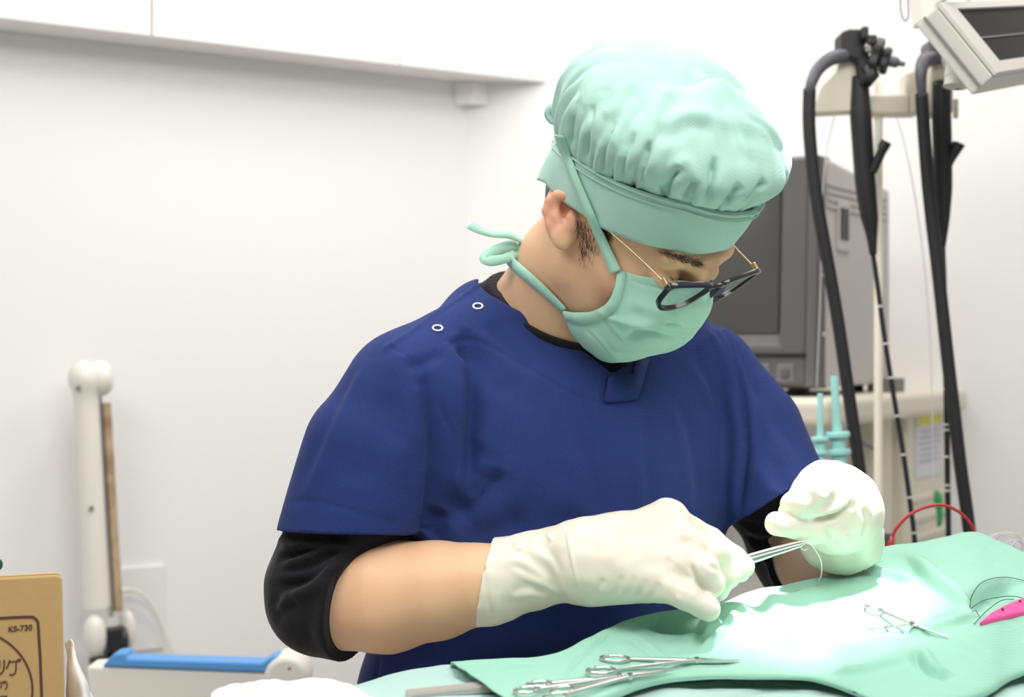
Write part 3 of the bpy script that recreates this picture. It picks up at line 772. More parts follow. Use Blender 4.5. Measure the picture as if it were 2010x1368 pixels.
# thin clear lines that hang from the stand
for i, (nm, pts) in enumerate((('left loop of thin clear tubing hanging between the cable and the monitor', ((1640, 218), (1622, 300), (1614, 400), (1612, 520), (1608, 640), (1603, 760))),
                               ('thin clear tubing curving down between the two scopes to the cart', ((1748, 196), (1772, 270), (1795, 380), (1812, 500), (1824, 640), (1830, 800), (1832, 960))))):
    p = spline([sp_(u, v, .06 + .03 * i) for u, v in pts], 8)
    tag(MB().tube(p, 1.6 * pxs, 8).build('clear_tubing', M['clear'], smooth=True), nm, 'tubing')

# two aqua syringe-like fittings behind the left hand
def fitting(u0, v0, u1, v1, s, label, two):
    d = 2.0; a = at(u0, v0, d); b = at(u1, v1, d); ax = unit(b - a); Lh = np.linalg.norm(b - a); q = d / FPX
    t = empty('aqua_fitting', b, label, 'syringe', 'aqua fittings standing by the cart')
    MB().lathe([(6.5 * s * q, 0), (7.5 * s * q, Lh * .02), (8 * s * q, Lh * .45), (10 * s * q, Lh * .62), (11 * s * q, Lh * .64)], a, ax, 16).build('nozzle', M['aqua'], t, angle=40)
    MB().lathe([(22 * s * q, Lh * .62), (24 * s * q, Lh * .63), (24 * s * q, Lh * .67), (22 * s * q, Lh * .68)], a, ax, 24).build('flange', M['aqua'], t, angle=40)
    MB().lathe([(14 * s * q, Lh * .68), (14 * s * q, Lh * .80), (24 * s * q, Lh * .82), (24 * s * q, Lh * .86), (15 * s * q, Lh * .87), (13 * s * q, Lh * (976 - v0) / (v1 - v0))], a, ax, 24).build('barrel', M['aqua'], t, angle=40)
    return t
fitting(1610, 772, 1610, 910, .75, 'smaller aqua plastic fitting standing left of its taller twin, above the raised glove', 0)
fitting(1637, 738, 1648, 915, 1.0, 'taller aqua plastic fitting with round flanges standing beside the black cable', 1)
hs = empty('fitting_rack', at(1625, 990, 2.0), 'pale grey rack holding the aqua fittings behind the gloved hand', 'rack')
MB().prism([at(1560, 978, 1.96), at(1722, 978, 1.96), at(1736, 1046, 1.96), at(1560, 1046, 1.96)], (0, .07, 0)).build('rack_body', M['crt_case'], hs, bevel=.003)
MB().tube([at(1690, 866, 2.3), at(1722, 882, 2.3)], .004, 8).build('rod', M['grey'], hs)
fl = at(1640, 1046, 2.0); MB().box((fl[0], fl[1], fl[2] / 2), .05, .05, fl[2], None, .004).build('leg', M['grey'], hs)

# ------------------------------------------------------------------ overhead panel, top right, and bead chain
pn = empty('overhead_panel', at(1925, 80, 1.8), 'beige framed black glass panel on an arm at the top right corner', 'panel')
TL = at(1838, 12, 1.80); BL = at(1950, 150, 1.76); e2 = at(2010, 140, 1.86) - at(1950, 150, 1.76)
Rv = e2 * 5.2; thick = unit(np.array([-.62, .62, -.62])) * .035
nrm = unit(np.cross(BL - TL, Rv)); nrm = nrm if nrm[1] < 0 else -nrm
def pq(x, y, o=0): return TL + (BL - TL) * y + Rv * x + nrm * o
MB().prism([pq(0, 0), pq(1, 0), pq(1, 1), pq(0, 1)], thick).build('housing', M['lightgrey'], pn, bevel=.003)
fb = MB()
o_ = [pq(0, 0, .001), pq(1, 0, .001), pq(1, 1, .001), pq(0, 1, .001)]; i_ = [pq(.065, .10, .001), pq(.95, .10, .001), pq(.95, .85, .001), pq(.065, .85, .001)]
o2 = [V3(x) + nrm * .006 for x in o_]; i2 = [V3(x) + nrm * .006 for x in i_]
fb.add(o_ + o2 + i2 + i_, [(a * 4 + k, a * 4 + (k + 1) % 4, (a + 1) * 4 + (k + 1) % 4, (a + 1) * 4 + k) for a in range(3) for k in range(4)])
fb.build('front_frame', M['lightgrey'], pn, bevel=.001)
MB().prism([pq(.06, .09, .003), pq(.955, .09, .003), pq(.955, .86, .003), pq(.06, .86, .003)], -nrm * .002).build('black_glass', M['glass_black'], pn)
MB().prism([pq(.08, .5, .0045), pq(.955, .49, .0045), pq(.955, .505, .0045), pq(.08, .515, .0045)], -nrm * .001).build('glass_seam', M['grey'], pn)
gm = (TL + thick * .55); MB().prism([gm - (BL - TL) * 0 + nrm * .0 + np.array([-.002, -.002, -.001]), gm + (BL - TL) + np.array([-.002, -.002, -.001]), gm + (BL - TL) + thick * .06 + np.array([-.002, -.002, -.001]), gm + thick * .06 + np.array([-.002, -.002, -.001])], nrm * .002).build('side_groove', M['grey'], pn)
MB().prism([at(1802, -30, 1.82), at(1900, -30, 1.82), at(1840, 10, 1.82), at(1836, 36, 1.82), at(1812, 42, 1.82)], (0, .05, 0)).build('corner_cap', M['lamp_white'], pn, bevel=.004)
q8 = 1.86 / FPX
MB().lathe([(25 * q8, 0), (23 * q8, .004), (23 * q8, .012), (24 * q8, .013), (22 * q8, .05), (22 * q8, .09)], at(1876, 170, 1.87), unit((.12, .1, 1)), 24).build('arm_socket', M['lightgrey'], pn, angle=30)
for (u, v) in ((1881, 170), (1900, 158)):
    MB().lathe([(.004, -.004), (.0045, 0), (.0045, .016), (.003, .018)], at(u, v, 1.88), (0, 0, 1), 12).build('knob', M['black'], pn, angle=40)
MB().tube([at(1876, 120, 1.9), at(1876, 60, 2.0), (at(1900, 0, 2.1)[0], 2.1, 2.1), (at(1900, 0, 2.1)[0], 2.1, CEIL - .01)], .018, 14).build('arm', M['lightgrey'], pn, smooth=True)

ch = MB()
pts = spline([at(1767, -40, 1.9), at(1767, 0, 1.9), at(1769, 25, 1.9), at(1775, 40, 1.9), at(1782, 36, 1.9), at(1783, 15, 1.9), at(1781, -40, 1.9)], 10)
seg = np.linalg.norm(np.diff(np.array(pts), axis=0), axis=1); s_ = np.concatenate([[0], np.cumsum(seg)])
for q in np.arange(0, s_[-1], .0042):
    c_ = [np.interp(q, s_, np.array(pts)[:, k]) for k in range(3)]
    blob(ch, c_, (.0015,) * 3, n=4)
ch.tube(pts, .0005, 5)
tag(ch.build('bead_chain', M['crt_light'], smooth=True), 'small loop of metal bead chain hanging at the top edge near the panel', 'chain')
# ------------------------------------------------------------------ the person
# head frame: F where the face points, L towards the person's left, U towards the crown
HF = unit((.577, -.46, -.674)); HL = V3((.71, .68, .14)); HL = unit(HL - HF * (HL @ HF)); HU = np.cross(HF, HL)
HC = at(1245, 440, 1.45)
def H(f, l, u): return HC + f * HF + l * HL + u * HU
HM = np.stack([HF, HL, HU])
TY = math.radians(35); TL_ = np.array([math.cos(TY), math.sin(TY), 0]); TFw = np.array([math.sin(TY), -math.cos(TY), 0])

def loft(rows, ratio=.68):
    "rows (v, u_left, u_right, depth): an upright trunk of oval sections turned with the torso"
    z = []; cx = []; cy = []; a = []; b = []
    for v, ul, ur, d, *rt in rows:
        l = at(ul, v, d); r = at(ur, v, d); rr = rt[0] if rt else ratio
        E = (r[0] - l[0]) / 2; A = E / math.sqrt(math.cos(TY) ** 2 + (rr * math.sin(TY)) ** 2)
        z.append(l[2]); cx.append((l[0] + r[0]) / 2); cy.append(d); a.append(A); b.append(A * rr)
    o = np.argsort(z); z, cx, cy, a, b = [np.array(q)[o] for q in (z, cx, cy, a, b)]
    # smooth resample
    zz = np.linspace(z[0], z[-1], 60)
    def sm(q):
        w = np.interp(zz, z, q)
        for _ in range(6): w[1:-1] = .25 * w[:-2] + .5 * w[1:-1] + .25 * w[2:]
        return w
    cx, cy, a, b = sm(cx), sm(cy), sm(a), sm(b)
    z0, z1 = z[0], z[-1]
    def fn(P):
        c0 = np.interp(P[:, 2], zz, cx); c1 = np.interp(P[:, 2], zz, cy); aa = np.interp(P[:, 2], zz, a); bb = np.interp(P[:, 2], zz, b)
        dx = P[:, 0] - c0; dy = P[:, 1] - c1
        p = dx * TL_[0] + dy * TL_[1]; q = dx * TFw[0] + dy * TFw[1]
        k0 = np.sqrt((p / aa) ** 2 + (q / bb) ** 2); k1 = np.sqrt((p / aa ** 2) ** 2 + (q / bb ** 2) ** 2)
        d2 = k0 * (k0 - 1) / np.maximum(k1, 1e-6)
        dz = np.maximum(z0 - P[:, 2], P[:, 2] - z1)
        return np.where(dz > 0, np.sqrt(np.maximum(d2, 0) ** 2 + dz ** 2) + np.minimum(d2, 0) * 0, np.maximum(d2, dz))
    c = np.array([cx.mean(), cy.mean(), (z0 + z1) / 2])
    return fn, c, float(np.hypot((z1 - z0) / 2, a.max()) + .05)

# ---- joints
SR = at(806, 775, 1.475); ER = at(625, 1188, 1.45); WR = at(1130, 1100, 1.375)
SL = at(1376, 748, 1.645); EL = at(1592, 1122, 1.68); WL = at(1645, 1048, 1.47)

# ---- hands (shared by skin and gloves)
def hand_right(e=0.0):
    s = Sdf()
    s.u(rc(at(1128, 1100, 1.378), at(1200, 1092, 1.368), .032, .034))
    s.u(rc(at(1150, 1095, 1.37), at(1308, 1030, 1.374), .031, .0215), .02)
    s.u(rc(at(1160, 1098, 1.365), at(1318, 1062, 1.352), .031, .022), .02)
    s.u(rc(at(1160, 1105, 1.362), at(1308, 1100, 1.338), .031, .022), .02)
    s.u(rc(at(1160, 1122, 1.36), at(1290, 1140, 1.328), .027, .0205), .02)
    s.u(rc(at(1190, 1090, 1.395), at(1300, 1085, 1.405), .027, .020), .02)
    s.u(el(at(1311, 1014, 1.372), (.0135, .013, .0135)), .018)
    fin = [
        chain([at(1300, 1086, 1.405), at(1392, 1112, 1.408), at(1452, 1121, 1.388)], [.018, .0145, .0105]),                                 # thumb
        chain([at(1311, 1026, 1.373), at(1392, 1067, 1.380), at(1438, 1096, 1.374), at(1459, 1112, 1.366)], [.0195, .0150, .0122, .0104]),    # index
        chain([at(1322, 1060, 1.352), at(1400, 1086, 1.336), at(1424, 1126, 1.342), at(1408, 1156, 1.352)], [.0185, .0160, .0136, .0114]),    # middle
        chain([at(1312, 1100, 1.338), at(1376, 1118, 1.310), at(1394, 1144, 1.314), at(1380, 1162, 1.326)], [.0180, .0156, .0132, .0108]),    # ring
        chain([at(1290, 1138, 1.328), at(1346, 1166, 1.305), at(1390, 1194, 1.302)], [.0180, .0145, .0118]),                                 # little
    ]
    for f in fin:
        g = Sdf().u(f, .005); s.u(g.prim(), .0045)
    if e: s.off(e)
    return s
def hand_left(e=0.0):
    s = Sdf()
    s.u(rc(at(1646, 1050, 1.475), at(1640, 1000, 1.45), .034, .036))
    s.u(rc(at(1624, 966, 1.42), at(1662, 982, 1.44), .0325, .031), .02)
    s.u(rc(at(1640, 1000, 1.43), at(1668, 1020, 1.445), .036, .03), .02)
    s.u(rc(at(1640, 1040, 1.42), at(1660, 1020, 1.425), .026, .027), .015)
    fin = [
        chain([at(1655, 1026, 1.412), at(1595, 1034, 1.388), at(1524, 1028, 1.372)], [.0200, .0160, .0112]),                 # thumb
        chain([at(1622, 955, 1.405), at(1588, 966, 1.378), at(1572, 988, 1.374), at(1553, 990, 1.376)], [.0215, .0165, .0135, .0108]),   # index
        chain([at(1630, 975, 1.40), at(1592, 996, 1.382), at(1549, 1006, 1.385)], [.0190, .0150, .0105]),                    # middle
        chain([at(1604, 948, 1.43), at(1584, 966, 1.415), at(1582, 1000, 1.415)], [.0180, .0145, .0110]),                    # ring
        chain([at(1612, 938, 1.45), at(1590, 952, 1.445), at(1590, 990, 1.44)], [.0155, .0130, .0100]),                      # little
    ]
    for f in fin:
        g = Sdf().u(f, .005); s.u(g.prim(), .0042)
    if e: s.off(e)
    return s

# ---- body
B = Sdf()
B.u(loft([(650, 1010, 1290, 1.605), (720, 910, 1360, 1.595), (800, 880, 1370, 1.59), (900, 870, 1375, 1.585), (1000, 880, 1360, 1.59), (1100, 880, 1345, 1.595), (1200, 860, 1345, 1.605), (1330, 830, 1350, 1.615), (1450, 805, 1360, 1.62), (1560, 840, 1330, 1.63)], .62))
B.u(rc(SR, at(1060, 690, 1.57), .046, .047), .04)
B.u(rc(SL, at(1110, 690, 1.58), .046, .047), .04)
B.u(rc(at(965, 645, 1.565), at(1100, 570, 1.55), .030, .058), .025)
B.u(rc(at(1290, 690, 1.60), at(1140, 580, 1.55), .038, .055), .03)
B.u(rc(at(1085, 680, 1.555), at(1128, 520, 1.505), .062, .060), .03)          # neck
B.u(chain([SR, at(712, 975, 1.46), ER], [.048, .046, .041]), .03)
B.u(chain([ER, at(760, 1170, 1.425), at(860, 1158, 1.408), at(932, 1146, 1.397), at(985, 1134, 1.392), WR], [.0455, .0550, .0470, .0385, .0310, .0265]), .010)
B.u(hand_right(-.0042).prim(), .01)
B.u(chain([SL, at(1490, 930, 1.66), EL], [.048, .045, .041]), .03)
B.u(chain([EL, at(1620, 1095, 1.60), WL], [.044, .048, .031]), .03)
B.u(hand_left(-.0048).prim(), .01)
# legs down to the floor
hips = at(1070, 1500, 1.62)
for sgn in (-1, 1):
    h = hips + TL_ * .095 * sgn - np.array([0, 0, .02]); k = np.array([h[0], h[1] + .0, .50]) + TFw * .02; a = np.array([h[0], h[1], .09])
    B.u(chain([h, k, a], [.088, .062, .042]), .05)
    B.u(rc(a - np.array([0, 0, .045]), a + TFw * .15 - np.array([0, 0, .058]), .040, .030), .03)
# head
hd = Sdf()
hd.u(el(H(-.012, 0, .022), (.097, .078, .100), HM))
hd.u(el(H(.030, 0, -.040), (.066, .062, .080), HM), .03)
for s_ in (-1, 1):
    hd.u(rc(H(.000, .053 * s_, -.055), H(.064, .016 * s_, -.098), .021, .016), .03)      # jaw
    hd.u(el(H(.052, .044 * s_, -.022), (.025, .021, .020), HM), .02)                      # cheekbone
hd.u(el(H(.069, 0, -.095), (.017, .021, .016), HM), .02)
hd.u(rc(H(.078, -.036, .030), H(.088, -.008, .026), .015, .013), .015)
hd.u(rc(H(.078, .036, .030), H(.088, .008, .026), .015, .013), .015)
for s_ in (-1, 1):
    hd.sub(el(H(.099, .031 * s_, .006), (.018, .017, .012), HM), .014)
    hd.u(el(H(.0785, .0315 * s_, .003), (.0150, .0155, .0125), HM), .005)                  # eyeball under a lowered lid
    hd.sub(rc(H(.0955, .020 * s_, -.0062), H(.0845, .044 * s_, -.0045), .0016, .0016), .003)  # lid opening
hd.u(chain([H(.090, 0, .020), H(.0985, 0, .002), H(.1040, 0, -.030)], [.0085, .0080, .0105]), .012)  # nose
for s_ in (-1, 1): hd.u(el(H(.092, .012 * s_, -.034), (.011, .008, .009), HM), .006)
hd.u(rc(H(.093, -.016, -.068), H(.093, .016, -.068), .009, .009), .012)                 # lips, under the mask
# his right ear, built where it shows
def E_(u, v, d): return at(u, v, d)
ear = Sdf()
ear.u(el(E_(1104, 422, 1.413), (.020, .0095, .034), np.stack([unit(np.cross(unit((.25, -.1, -.95)), unit((-.75, -.6, 0)))), unit((-.62, -.78, .1)), unit((.25, -.1, -.95))])))
hel = chain([E_(1130, 388, 1.394), E_(1112, 384, 1.396), E_(1095, 384, 1.400), E_(1080, 396, 1.404), E_(1074, 414, 1.405), E_(1080, 440, 1.403), E_(1093, 462, 1.400)], [.0040, .0045, .005, .005, .0048, .0045, .0055])
conc = el(E_(1108, 420, 1.3945), (.0110, .0100, .0185), np.stack([unit((1, .2, .3)), unit((0, -1, 0)), unit((-.3, 0, 1))]))
ear.sub(conc, .006)
ear.u(hel, .004)
ear.u(chain([E_(1092, 400, 1.402), E_(1092, 425, 1.400), E_(1100, 450, 1.396)], [.0035, .0038, .004]), .005)   # antihelix
ear.u(el(E_(1104, 470, 1.397), (.0095, .0065, .0105)), .006)                                # lobe
ear.u(el(E_(1123, 432, 1.397), (.006, .006, .0095)), .008)                                  # tragus
hd.u(ear.prim(), .004)
hd.u(el(H(-.014, .082, -.004), (.017, .010, .030), HM), .008)                              # other ear
B.u(hd.prim(), .022)

person = empty('person', np.array([hips[0], hips[1], 0]), 'person in navy scrub top, mint cap and mask, stitching over the green drape', 'person')
BV, BF = mesh_sdf(B, (-.45, 1.15, -.005), (.62, 2.0, 1.72), .0026)
body = Surf(BV, BF)
blush(M['skin'], [(at(1100, 420, 1.40), .030, .75), (at(1092, 385, 1.40), .020, .5), (H(.055, -.055, -.035), .035, .35), (H(.1, 0, .0), .03, .25)], (0.74, .335, .225))
body_o = body.obj('body', M['skin'], person)

# hair: short back and sides under the cap
hr = Sdf()
hr.u(el(H(-.014, 0, .022), (.100, .081, .103), HM))
hr.cut(plane(H(-.030, 0, 0), HF + HU * .25), .004)
hr.cut(plane(H(0, 0, -.030), -HU + .15 * HF), .004)
hv, hf = mesh_sdf(hr, HC - .14, HC + .14, .003)
Surf(hv, hf).obj('hair', M['hair'], person)
def strands(name, poly, n, dirpx, ln, r, material, jit=.35, seed=3):
    rg = random.Random(seed); us = [p[0] for p in poly]; vs_ = [p[1] for p in poly]; mb = MB()
    def inside(x, y):
        c = False; j = len(poly) - 1
        for i in range(len(poly)):
            if (poly[i][1] > y) != (poly[j][1] > y) and x < (poly[j][0] - poly[i][0]) * (y - poly[i][1]) / (poly[j][1] - poly[i][1]) + poly[i][0]: c = not c
            j = i
        return c
    k = 0
    ref_ = np.median([body.hit(a_, b_)[0] for a_, b_ in poly], axis=0)
    while k < n:
        x, y = rg.uniform(min(us), max(us)), rg.uniform(min(vs_), max(vs_))
        if not inside(x, y): continue
        k += 1
        p, nn = body.hit(x, y)
        if np.linalg.norm(p - ref_) > .035: continue
        dx, dy = dirpx(x, y) if callable(dirpx) else dirpx
        a = math.atan2(dy, dx) + rg.gauss(0, jit); L_ = ln * rg.uniform(.6, 1.2)
        t = np.array([math.cos(a), 0, -math.sin(a)]); t = unit(t - nn * (t @ nn))
        mb.tube([p - nn * .0005, p + t * L_ * .5 + nn * .0012, p + t * L_ + nn * .0006], [r, r * .8, r * .25], 4, caps=False)
    return mb.build(name, material, person, smooth=True)
strands('sideburn', [(1128, 428), (1160, 430), (1184, 468), (1166, 492), (1145, 500), (1136, 478), (1134, 450)], 230, (-.12, 1), .009, .00013, M['hair'])
strands('sideburn_fuzz', [(1118, 448), (1180, 448), (1186, 485), (1160, 520), (1142, 522)], 90, (-.12, 1), .005, .00009, M['hair'])
strands('temple_hair', [(1176, 440), (1200, 450), (1196, 466), (1188, 464), (1178, 450)], 110, (.2, 1), .010, .00014, M['hair'])
strands('eyebrow', [(1284, 488), (1302, 490), (1340, 502), (1374, 514), (1378, 522), (1360, 522), (1335, 513), (1305, 500)], 230, (1, .30), .009, .00015, M['brow'])
strands('eyebrow', [(1408, 522), (1432, 508), (1441, 502), (1442, 507), (1430, 515)], 130, (1, -.5), .007, .00014, M['brow'])
strands('eyelashes', [(1308, 540), (1340, 546), (1366, 548), (1366, 552), (1340, 551), (1308, 545)], 50, (.3, 1), .005, .00014, M['hair'])

# ---- undershirt (black): collar, long sleeves pushed up to the forearm
us_ = Sdf()
us_.u(loft([(650, 960, 1330, 1.60), (720, 870, 1395, 1.585), (800, 842, 1408, 1.58), (900, 832, 1412, 1.575), (1000, 842, 1398, 1.58), (1100, 842, 1378, 1.585), (1200, 822, 1378, 1.60), (1330, 792, 1383, 1.61)], .62))
us_.u(rc(SR, at(1060, 692, 1.57), .050, .053), .04)
us_.u(rc(SL, at(1110, 692, 1.58), .050, .053), .04)
us_.u(rc(at(955, 642, 1.56), at(1080, 585, 1.555), .042, .062), .03)
us_.u(rc(at(1290, 692, 1.60), at(1170, 620, 1.56), .042, .058), .03)
nk = Sdf(); nk.u(rc(at(1085, 690, 1.555), at(1128, 520, 1.505), .0685, .066))
# collar edge: lower in front
_a, _b, _c = at(955, 548, 1.545), at(1072, 648, 1.485), at(1188, 700, 1.475)
cn = unit(np.cross(_b - _a, _c - _a)); cn = cn if cn[2] > 0 else -cn
nk.cut(plane(_b, cn))
us_.cut(plane(_b, cn))
us_.u(nk.prim(), .012)
us_.u(chain([SR, at(690, 1010, 1.455), at(626, 1150, 1.45), at(624, 1186, 1.452)], [.046, .0580, .0480, .0465]), .03)
slR = Sdf(); slR.u(chain([at(624, 1186, 1.452), at(690, 1174, 1.438), at(790, 1166, 1.420)], [.0470, .0572, .0590]), .03)
slR.cut(plane(at(698, 1172, 1.436), unit(unit(at(800, 1152, 1.412) - at(640, 1180, 1.448)) + np.array([0, 0, -.36]))))
us_.u(slR.prim(), .012)
us_.u(chain([SL, at(1492, 935, 1.66), at(1570, 1085, 1.685), EL], [.048, .0535, .050, .049]), .03)
slL = Sdf(); slL.u(chain([EL, at(1612, 1100, 1.615), at(1632, 1070, 1.55)], [.051, .055, .050]), .02)
slL.cut(plane(at(1592, 1108, 1.632), unit(WL - EL)))
us_.u(slL.prim(), .012)
uv, uf = mesh_sdf(us_, (-.40, 1.2, .9), (.55, 1.95, 1.55), .003)
ush = Surf(uv, uf)
for pts, a, w, k in (
    ([(548, 1050), (580, 1062), (640, 1058), (690, 1062)], .006, .006, 'w'),
    ([(545, 1105), (590, 1090), (640, 1068), (700, 1058)], .007, .007, 'w'),
    ([(540, 1125), (600, 1120), (650, 1090), (700, 1070)], .006, .006, 'w'),
    ([(532, 1160), (590, 1150), (640, 1115), (690, 1082)], .008, .008, 'w'),
    ([(530, 1200), (560, 1170), (610, 1150), (650, 1130)], .006, .007, 'w'),
    ([(545, 1090), (600, 1075), (650, 1062)], -.005, .005, 'w'),
    ([(535, 1215), (560, 1185), (585, 1168)], .005, .008, 'v'),
    ([(612, 1282), (606, 1220), (625, 1160)], .0018, .008, 'v'),
    ([(1455, 1030), (1500, 1040), (1540, 1030)], .005, .007, 'w'),
    ([(1465, 1060), (1500, 1072), (1540, 1060)], .005, .007, 'w'),
    ([(1490, 1090), (1520, 1095), (1545, 1100)], .004, .006, 'w')):
    ush.fold(pts, a, w, k)
ush.refresh()
us_o = ush.obj('undershirt', M['black_knit'], person)

# ---- scrub top
T = Sdf()
T.u(loft([(640, 960, 1340, 1.60), (720, 850, 1410, 1.585), (800, 805, 1440, 1.58), (900, 800, 1452, 1.572), (1000, 800, 1448, 1.575), (1100, 790, 1432, 1.58), (1200, 752, 1412, 1.595), (1300, 716, 1400, 1.605), (1400, 700, 1400, 1.61), (1500, 700, 1400, 1.62)], .66))
T.u(rc(at(808, 770, 1.47), at(985, 655, 1.54), .063, .055), .05)
T.u(rc(at(1372, 742, 1.64), at(1190, 672, 1.585), .060, .057), .05)
T.u(rc(at(950, 628, 1.56), at(1090, 622, 1.575), .043, .070), .03)
T.u(rc(at(1300, 668, 1.60), at(1150, 640, 1.575), .046, .066), .03)
sR = Sdf(); sR.u(chain([at(803, 786, 1.47), at(742, 890, 1.458), at(684, 1060, 1.450)], [.0685, .0765, .0745]))
sR.sub(rc(at(700, 985, 1.455), at(668, 1110, 1.452), .066, .070), .002)
hemR = plane(at(686, 1046, 1.43), unit(at(684, 1060, 1.450) - at(742, 890, 1.458)) + np.array([.30, 0.0, .06]))
sR.cut(hemR)
T.u(sR.prim(), .022)
sL = Sdf(); sL.u(chain([at(1380, 752, 1.64), at(1462, 860, 1.61), at(1530, 1000, 1.585)], [.061, .0680, .0640]))
sL.sub(rc(at(1500, 950, 1.61), at(1545, 1050, 1.585), .060, .061), .002)
sL.cut(plane(at(1525, 972, 1.56), (.55, -.12, -.83)))
T.u(sL.prim(), .016)
T.cut(plane(at(1000, 1470, 1.6), (0, 0, -1)))
# V-neck: cut down to the undershirt and the neck
opening = [(938, 556), (960, 578), (1000, 603), (1060, 634), (1112, 660), (1160, 696), (1202, 728), (1232, 708), (1300, 680), (1345, 640), (1330, 560), (1200, 480), (1000, 490), (945, 540)]
def poly_cut(poly, d0, d1):
    poly = [V3(p) for p in poly]
    def fn(P):
        u = 1005 + FPX * P[:, 0] / P[:, 1]; v = 684 - FPX * (P[:, 2] - CZ) / P[:, 1]
        best = np.full(len(P), 1e9); ins = np.zeros(len(P), bool); n = len(poly)
        for i in range(n):
            a, b = poly[i], poly[(i + 1) % n]; e = b - a
            t = np.clip(((u - a[0]) * e[0] + (v - a[1]) * e[1]) / (e @ e), 0, 1)
            best = np.minimum(best, np.hypot(u - a[0] - t * e[0], v - a[1] - t * e[1]))
            c = (a[1] > v) != (b[1] > v)
            ins ^= c & (u < (b[0] - a[0]) * (v - a[1]) / (b[1] - a[1] if b[1] != a[1] else 1e-9) + a[0])
        d = np.where(ins, -best, best) * P[:, 1] / FPX
        return np.maximum(d, np.maximum(d0 - P[:, 1], P[:, 1] - d1))
    return fn, None, None
T.sub(poly_cut(opening, 1.1, 1.575), .003)
tv, tf = mesh_sdf(T, (-.42, 1.2, .92), (.58, 1.98, 1.55), .003)
top = Surf(tv, tf)
top.noise(.004, 9, 3.1)
FOLDS = [
    # overlapping drops of cloth beside the arm and at the far shoulder
    ([(812, 705), (828, 770), (838, 850), (842, 925), (836, 1000), (822, 1064)], .0085, .0055, 's'),
    ([(902, 668), (916, 720), (918, 790), (912, 860), (909, 930), (900, 985)], .0065, .0055, 's'),
    ([(1398, 626), (1426, 664), (1446, 724), (1456, 804), (1459, 884), (1450, 960), (1446, 1025)], .0055, .0045, 's'),
    ([(975, 915), (962, 948), (940, 975), (912, 1003)], .006, .006, 's'),
    # right sleeve: long drop folds and the deep fold beside the arm
    ([(800, 700), (820, 760), (834, 840), (839, 920), (834, 1000), (818, 1064)], .013, .014, 'v'),
    ([(806, 712), (842, 756), (872, 815), (892, 880), (902, 940), (896, 990)], .0030, .0024, 'g'),
    ([(770, 690), (800, 740), (812, 820), (805, 900)], .004, .014, 'r'),
    ([(900, 655), (922, 690), (930, 740), (926, 800), (918, 860), (916, 930), (905, 990)], .0115, .013, 'v'),
    ([(880, 700), (900, 780), (908, 860), (905, 930), (890, 985)], .006, .010, 'r'),
    ([(968, 915), (958, 945), (935, 970), (905, 1000), (880, 1030)], .013, .013, 'v'),
    ([(935, 880), (950, 850), (955, 780), (940, 700)], .004, .016, 'r'),
    ([(865, 1000), (850, 1030), (835, 1062)], .008, .012, 'v'),
    ([(735, 700), (690, 780), (650, 870), (600, 985)], .004, .012, 'r'),
    ([(700, 720), (660, 800), (625, 880), (590, 960)], .003, .010, 'v'),
    ([(760, 760), (735, 860), (700, 960)], .0035, .018, 'v'),
    ([(790, 860), (775, 940), (760, 1030)], .003, .014, 'r'),
    ([(560, 985), (620, 985), (700, 1005), (800, 1035)], .0012, .0022, 'g'),
    # shoulder puckers by the snaps
    ([(905, 640), (925, 672), (912, 690), (890, 690)], .005, .007, 'v'),
    ([(870, 690), (845, 705), (815, 715), (790, 712)], .004, .007, 'v'),
    ([(945, 640), (990, 690), (1040, 740)], .0035, .012, 'w'),
    ([(880, 670), (930, 720), (980, 800)], .003, .012, 'w'),
    # chest
    ([(1262, 800), (1258, 880), (1268, 980), (1262, 1060)], .003, .012, 'w'),
    ([(1120, 860), (1150, 940), (1160, 1020)], .003, .014, 'w'),
    ([(1020, 760), (1060, 860), (1080, 980)], .0035, .02, 'w'),
    ([(1320, 780), (1350, 880), (1365, 1000)], .003, .015, 'w'),
    ([(1350, 690), (1400, 790), (1420, 920)], .003, .012, 'w'),
    ([(985, 1010), (1060, 1030), (1150, 1020)], .004, .02, 'v'),
    ([(900, 1040), (960, 1050), (1040, 1020)], .006, .018, 'v'),
    # left sleeve: seam and drop folds
    ([(1396, 622), (1425, 660), (1445, 720), (1456, 800), (1460, 880), (1452, 960), (1446, 1025)], .0075, .006, 'v'),
    ([(1382, 640), (1412, 690), (1432, 760), (1440, 840)], .003, .007, 'r'),
    ([(1428, 650), (1462, 730), (1480, 800), (1485, 880)], .0035, .007, 'w'),
    ([(1480, 760), (1520, 840), (1560, 900)], .003, .012, 'w'),
    ([(1500, 900), (1520, 950), (1540, 975)], .003, .012, 'w'),
    ([(1590, 890), (1565, 935), (1530, 965), (1460, 1005)], .0007, .0018, 'g'),
    # hem corner and lower front
    ([(745, 1290), (740, 1320), (736, 1360)], .002, .004, 'g'),
    ([(900, 1260), (1000, 1290), (1100, 1270)], .005, .02, 'v'),
    ([(1100, 1190), (1150, 1240), (1180, 1290)], .005, .02, 'w'),
]
STEPS = [
    # stitched seams and the neck facing
    ([(884, 672), (930, 668), (990, 694), (1050, 730), (1110, 765), (1160, 786), (1185, 792)], .0016, .0022, 'g'),
    ([(940, 562), (905, 588), (860, 616), (815, 650), (765, 682)], .0028, .002, 's'),
    ([(765, 682), (785, 690), (803, 702)], .0012, .0020, 'g'),
    ([(872, 690), (905, 660), (930, 645), (905, 625)], .0010, .0020, 'g'),
    ([(1198, 740), (1192, 768), (1185, 790), (1250, 784), (1262, 748), (1272, 712)], .0016, .0022, 'g'),
]
for p, a, w, k in FOLDS: top.fold(p, a, w, k)
top.refresh(); top.V = relax(top.V, top.F, 1, .4)
for p, a, w, k in STEPS: top.fold(p, a, w, k, taper=False)
top.refresh()
scrub = top.obj('scrub_top', M['navy'], person)
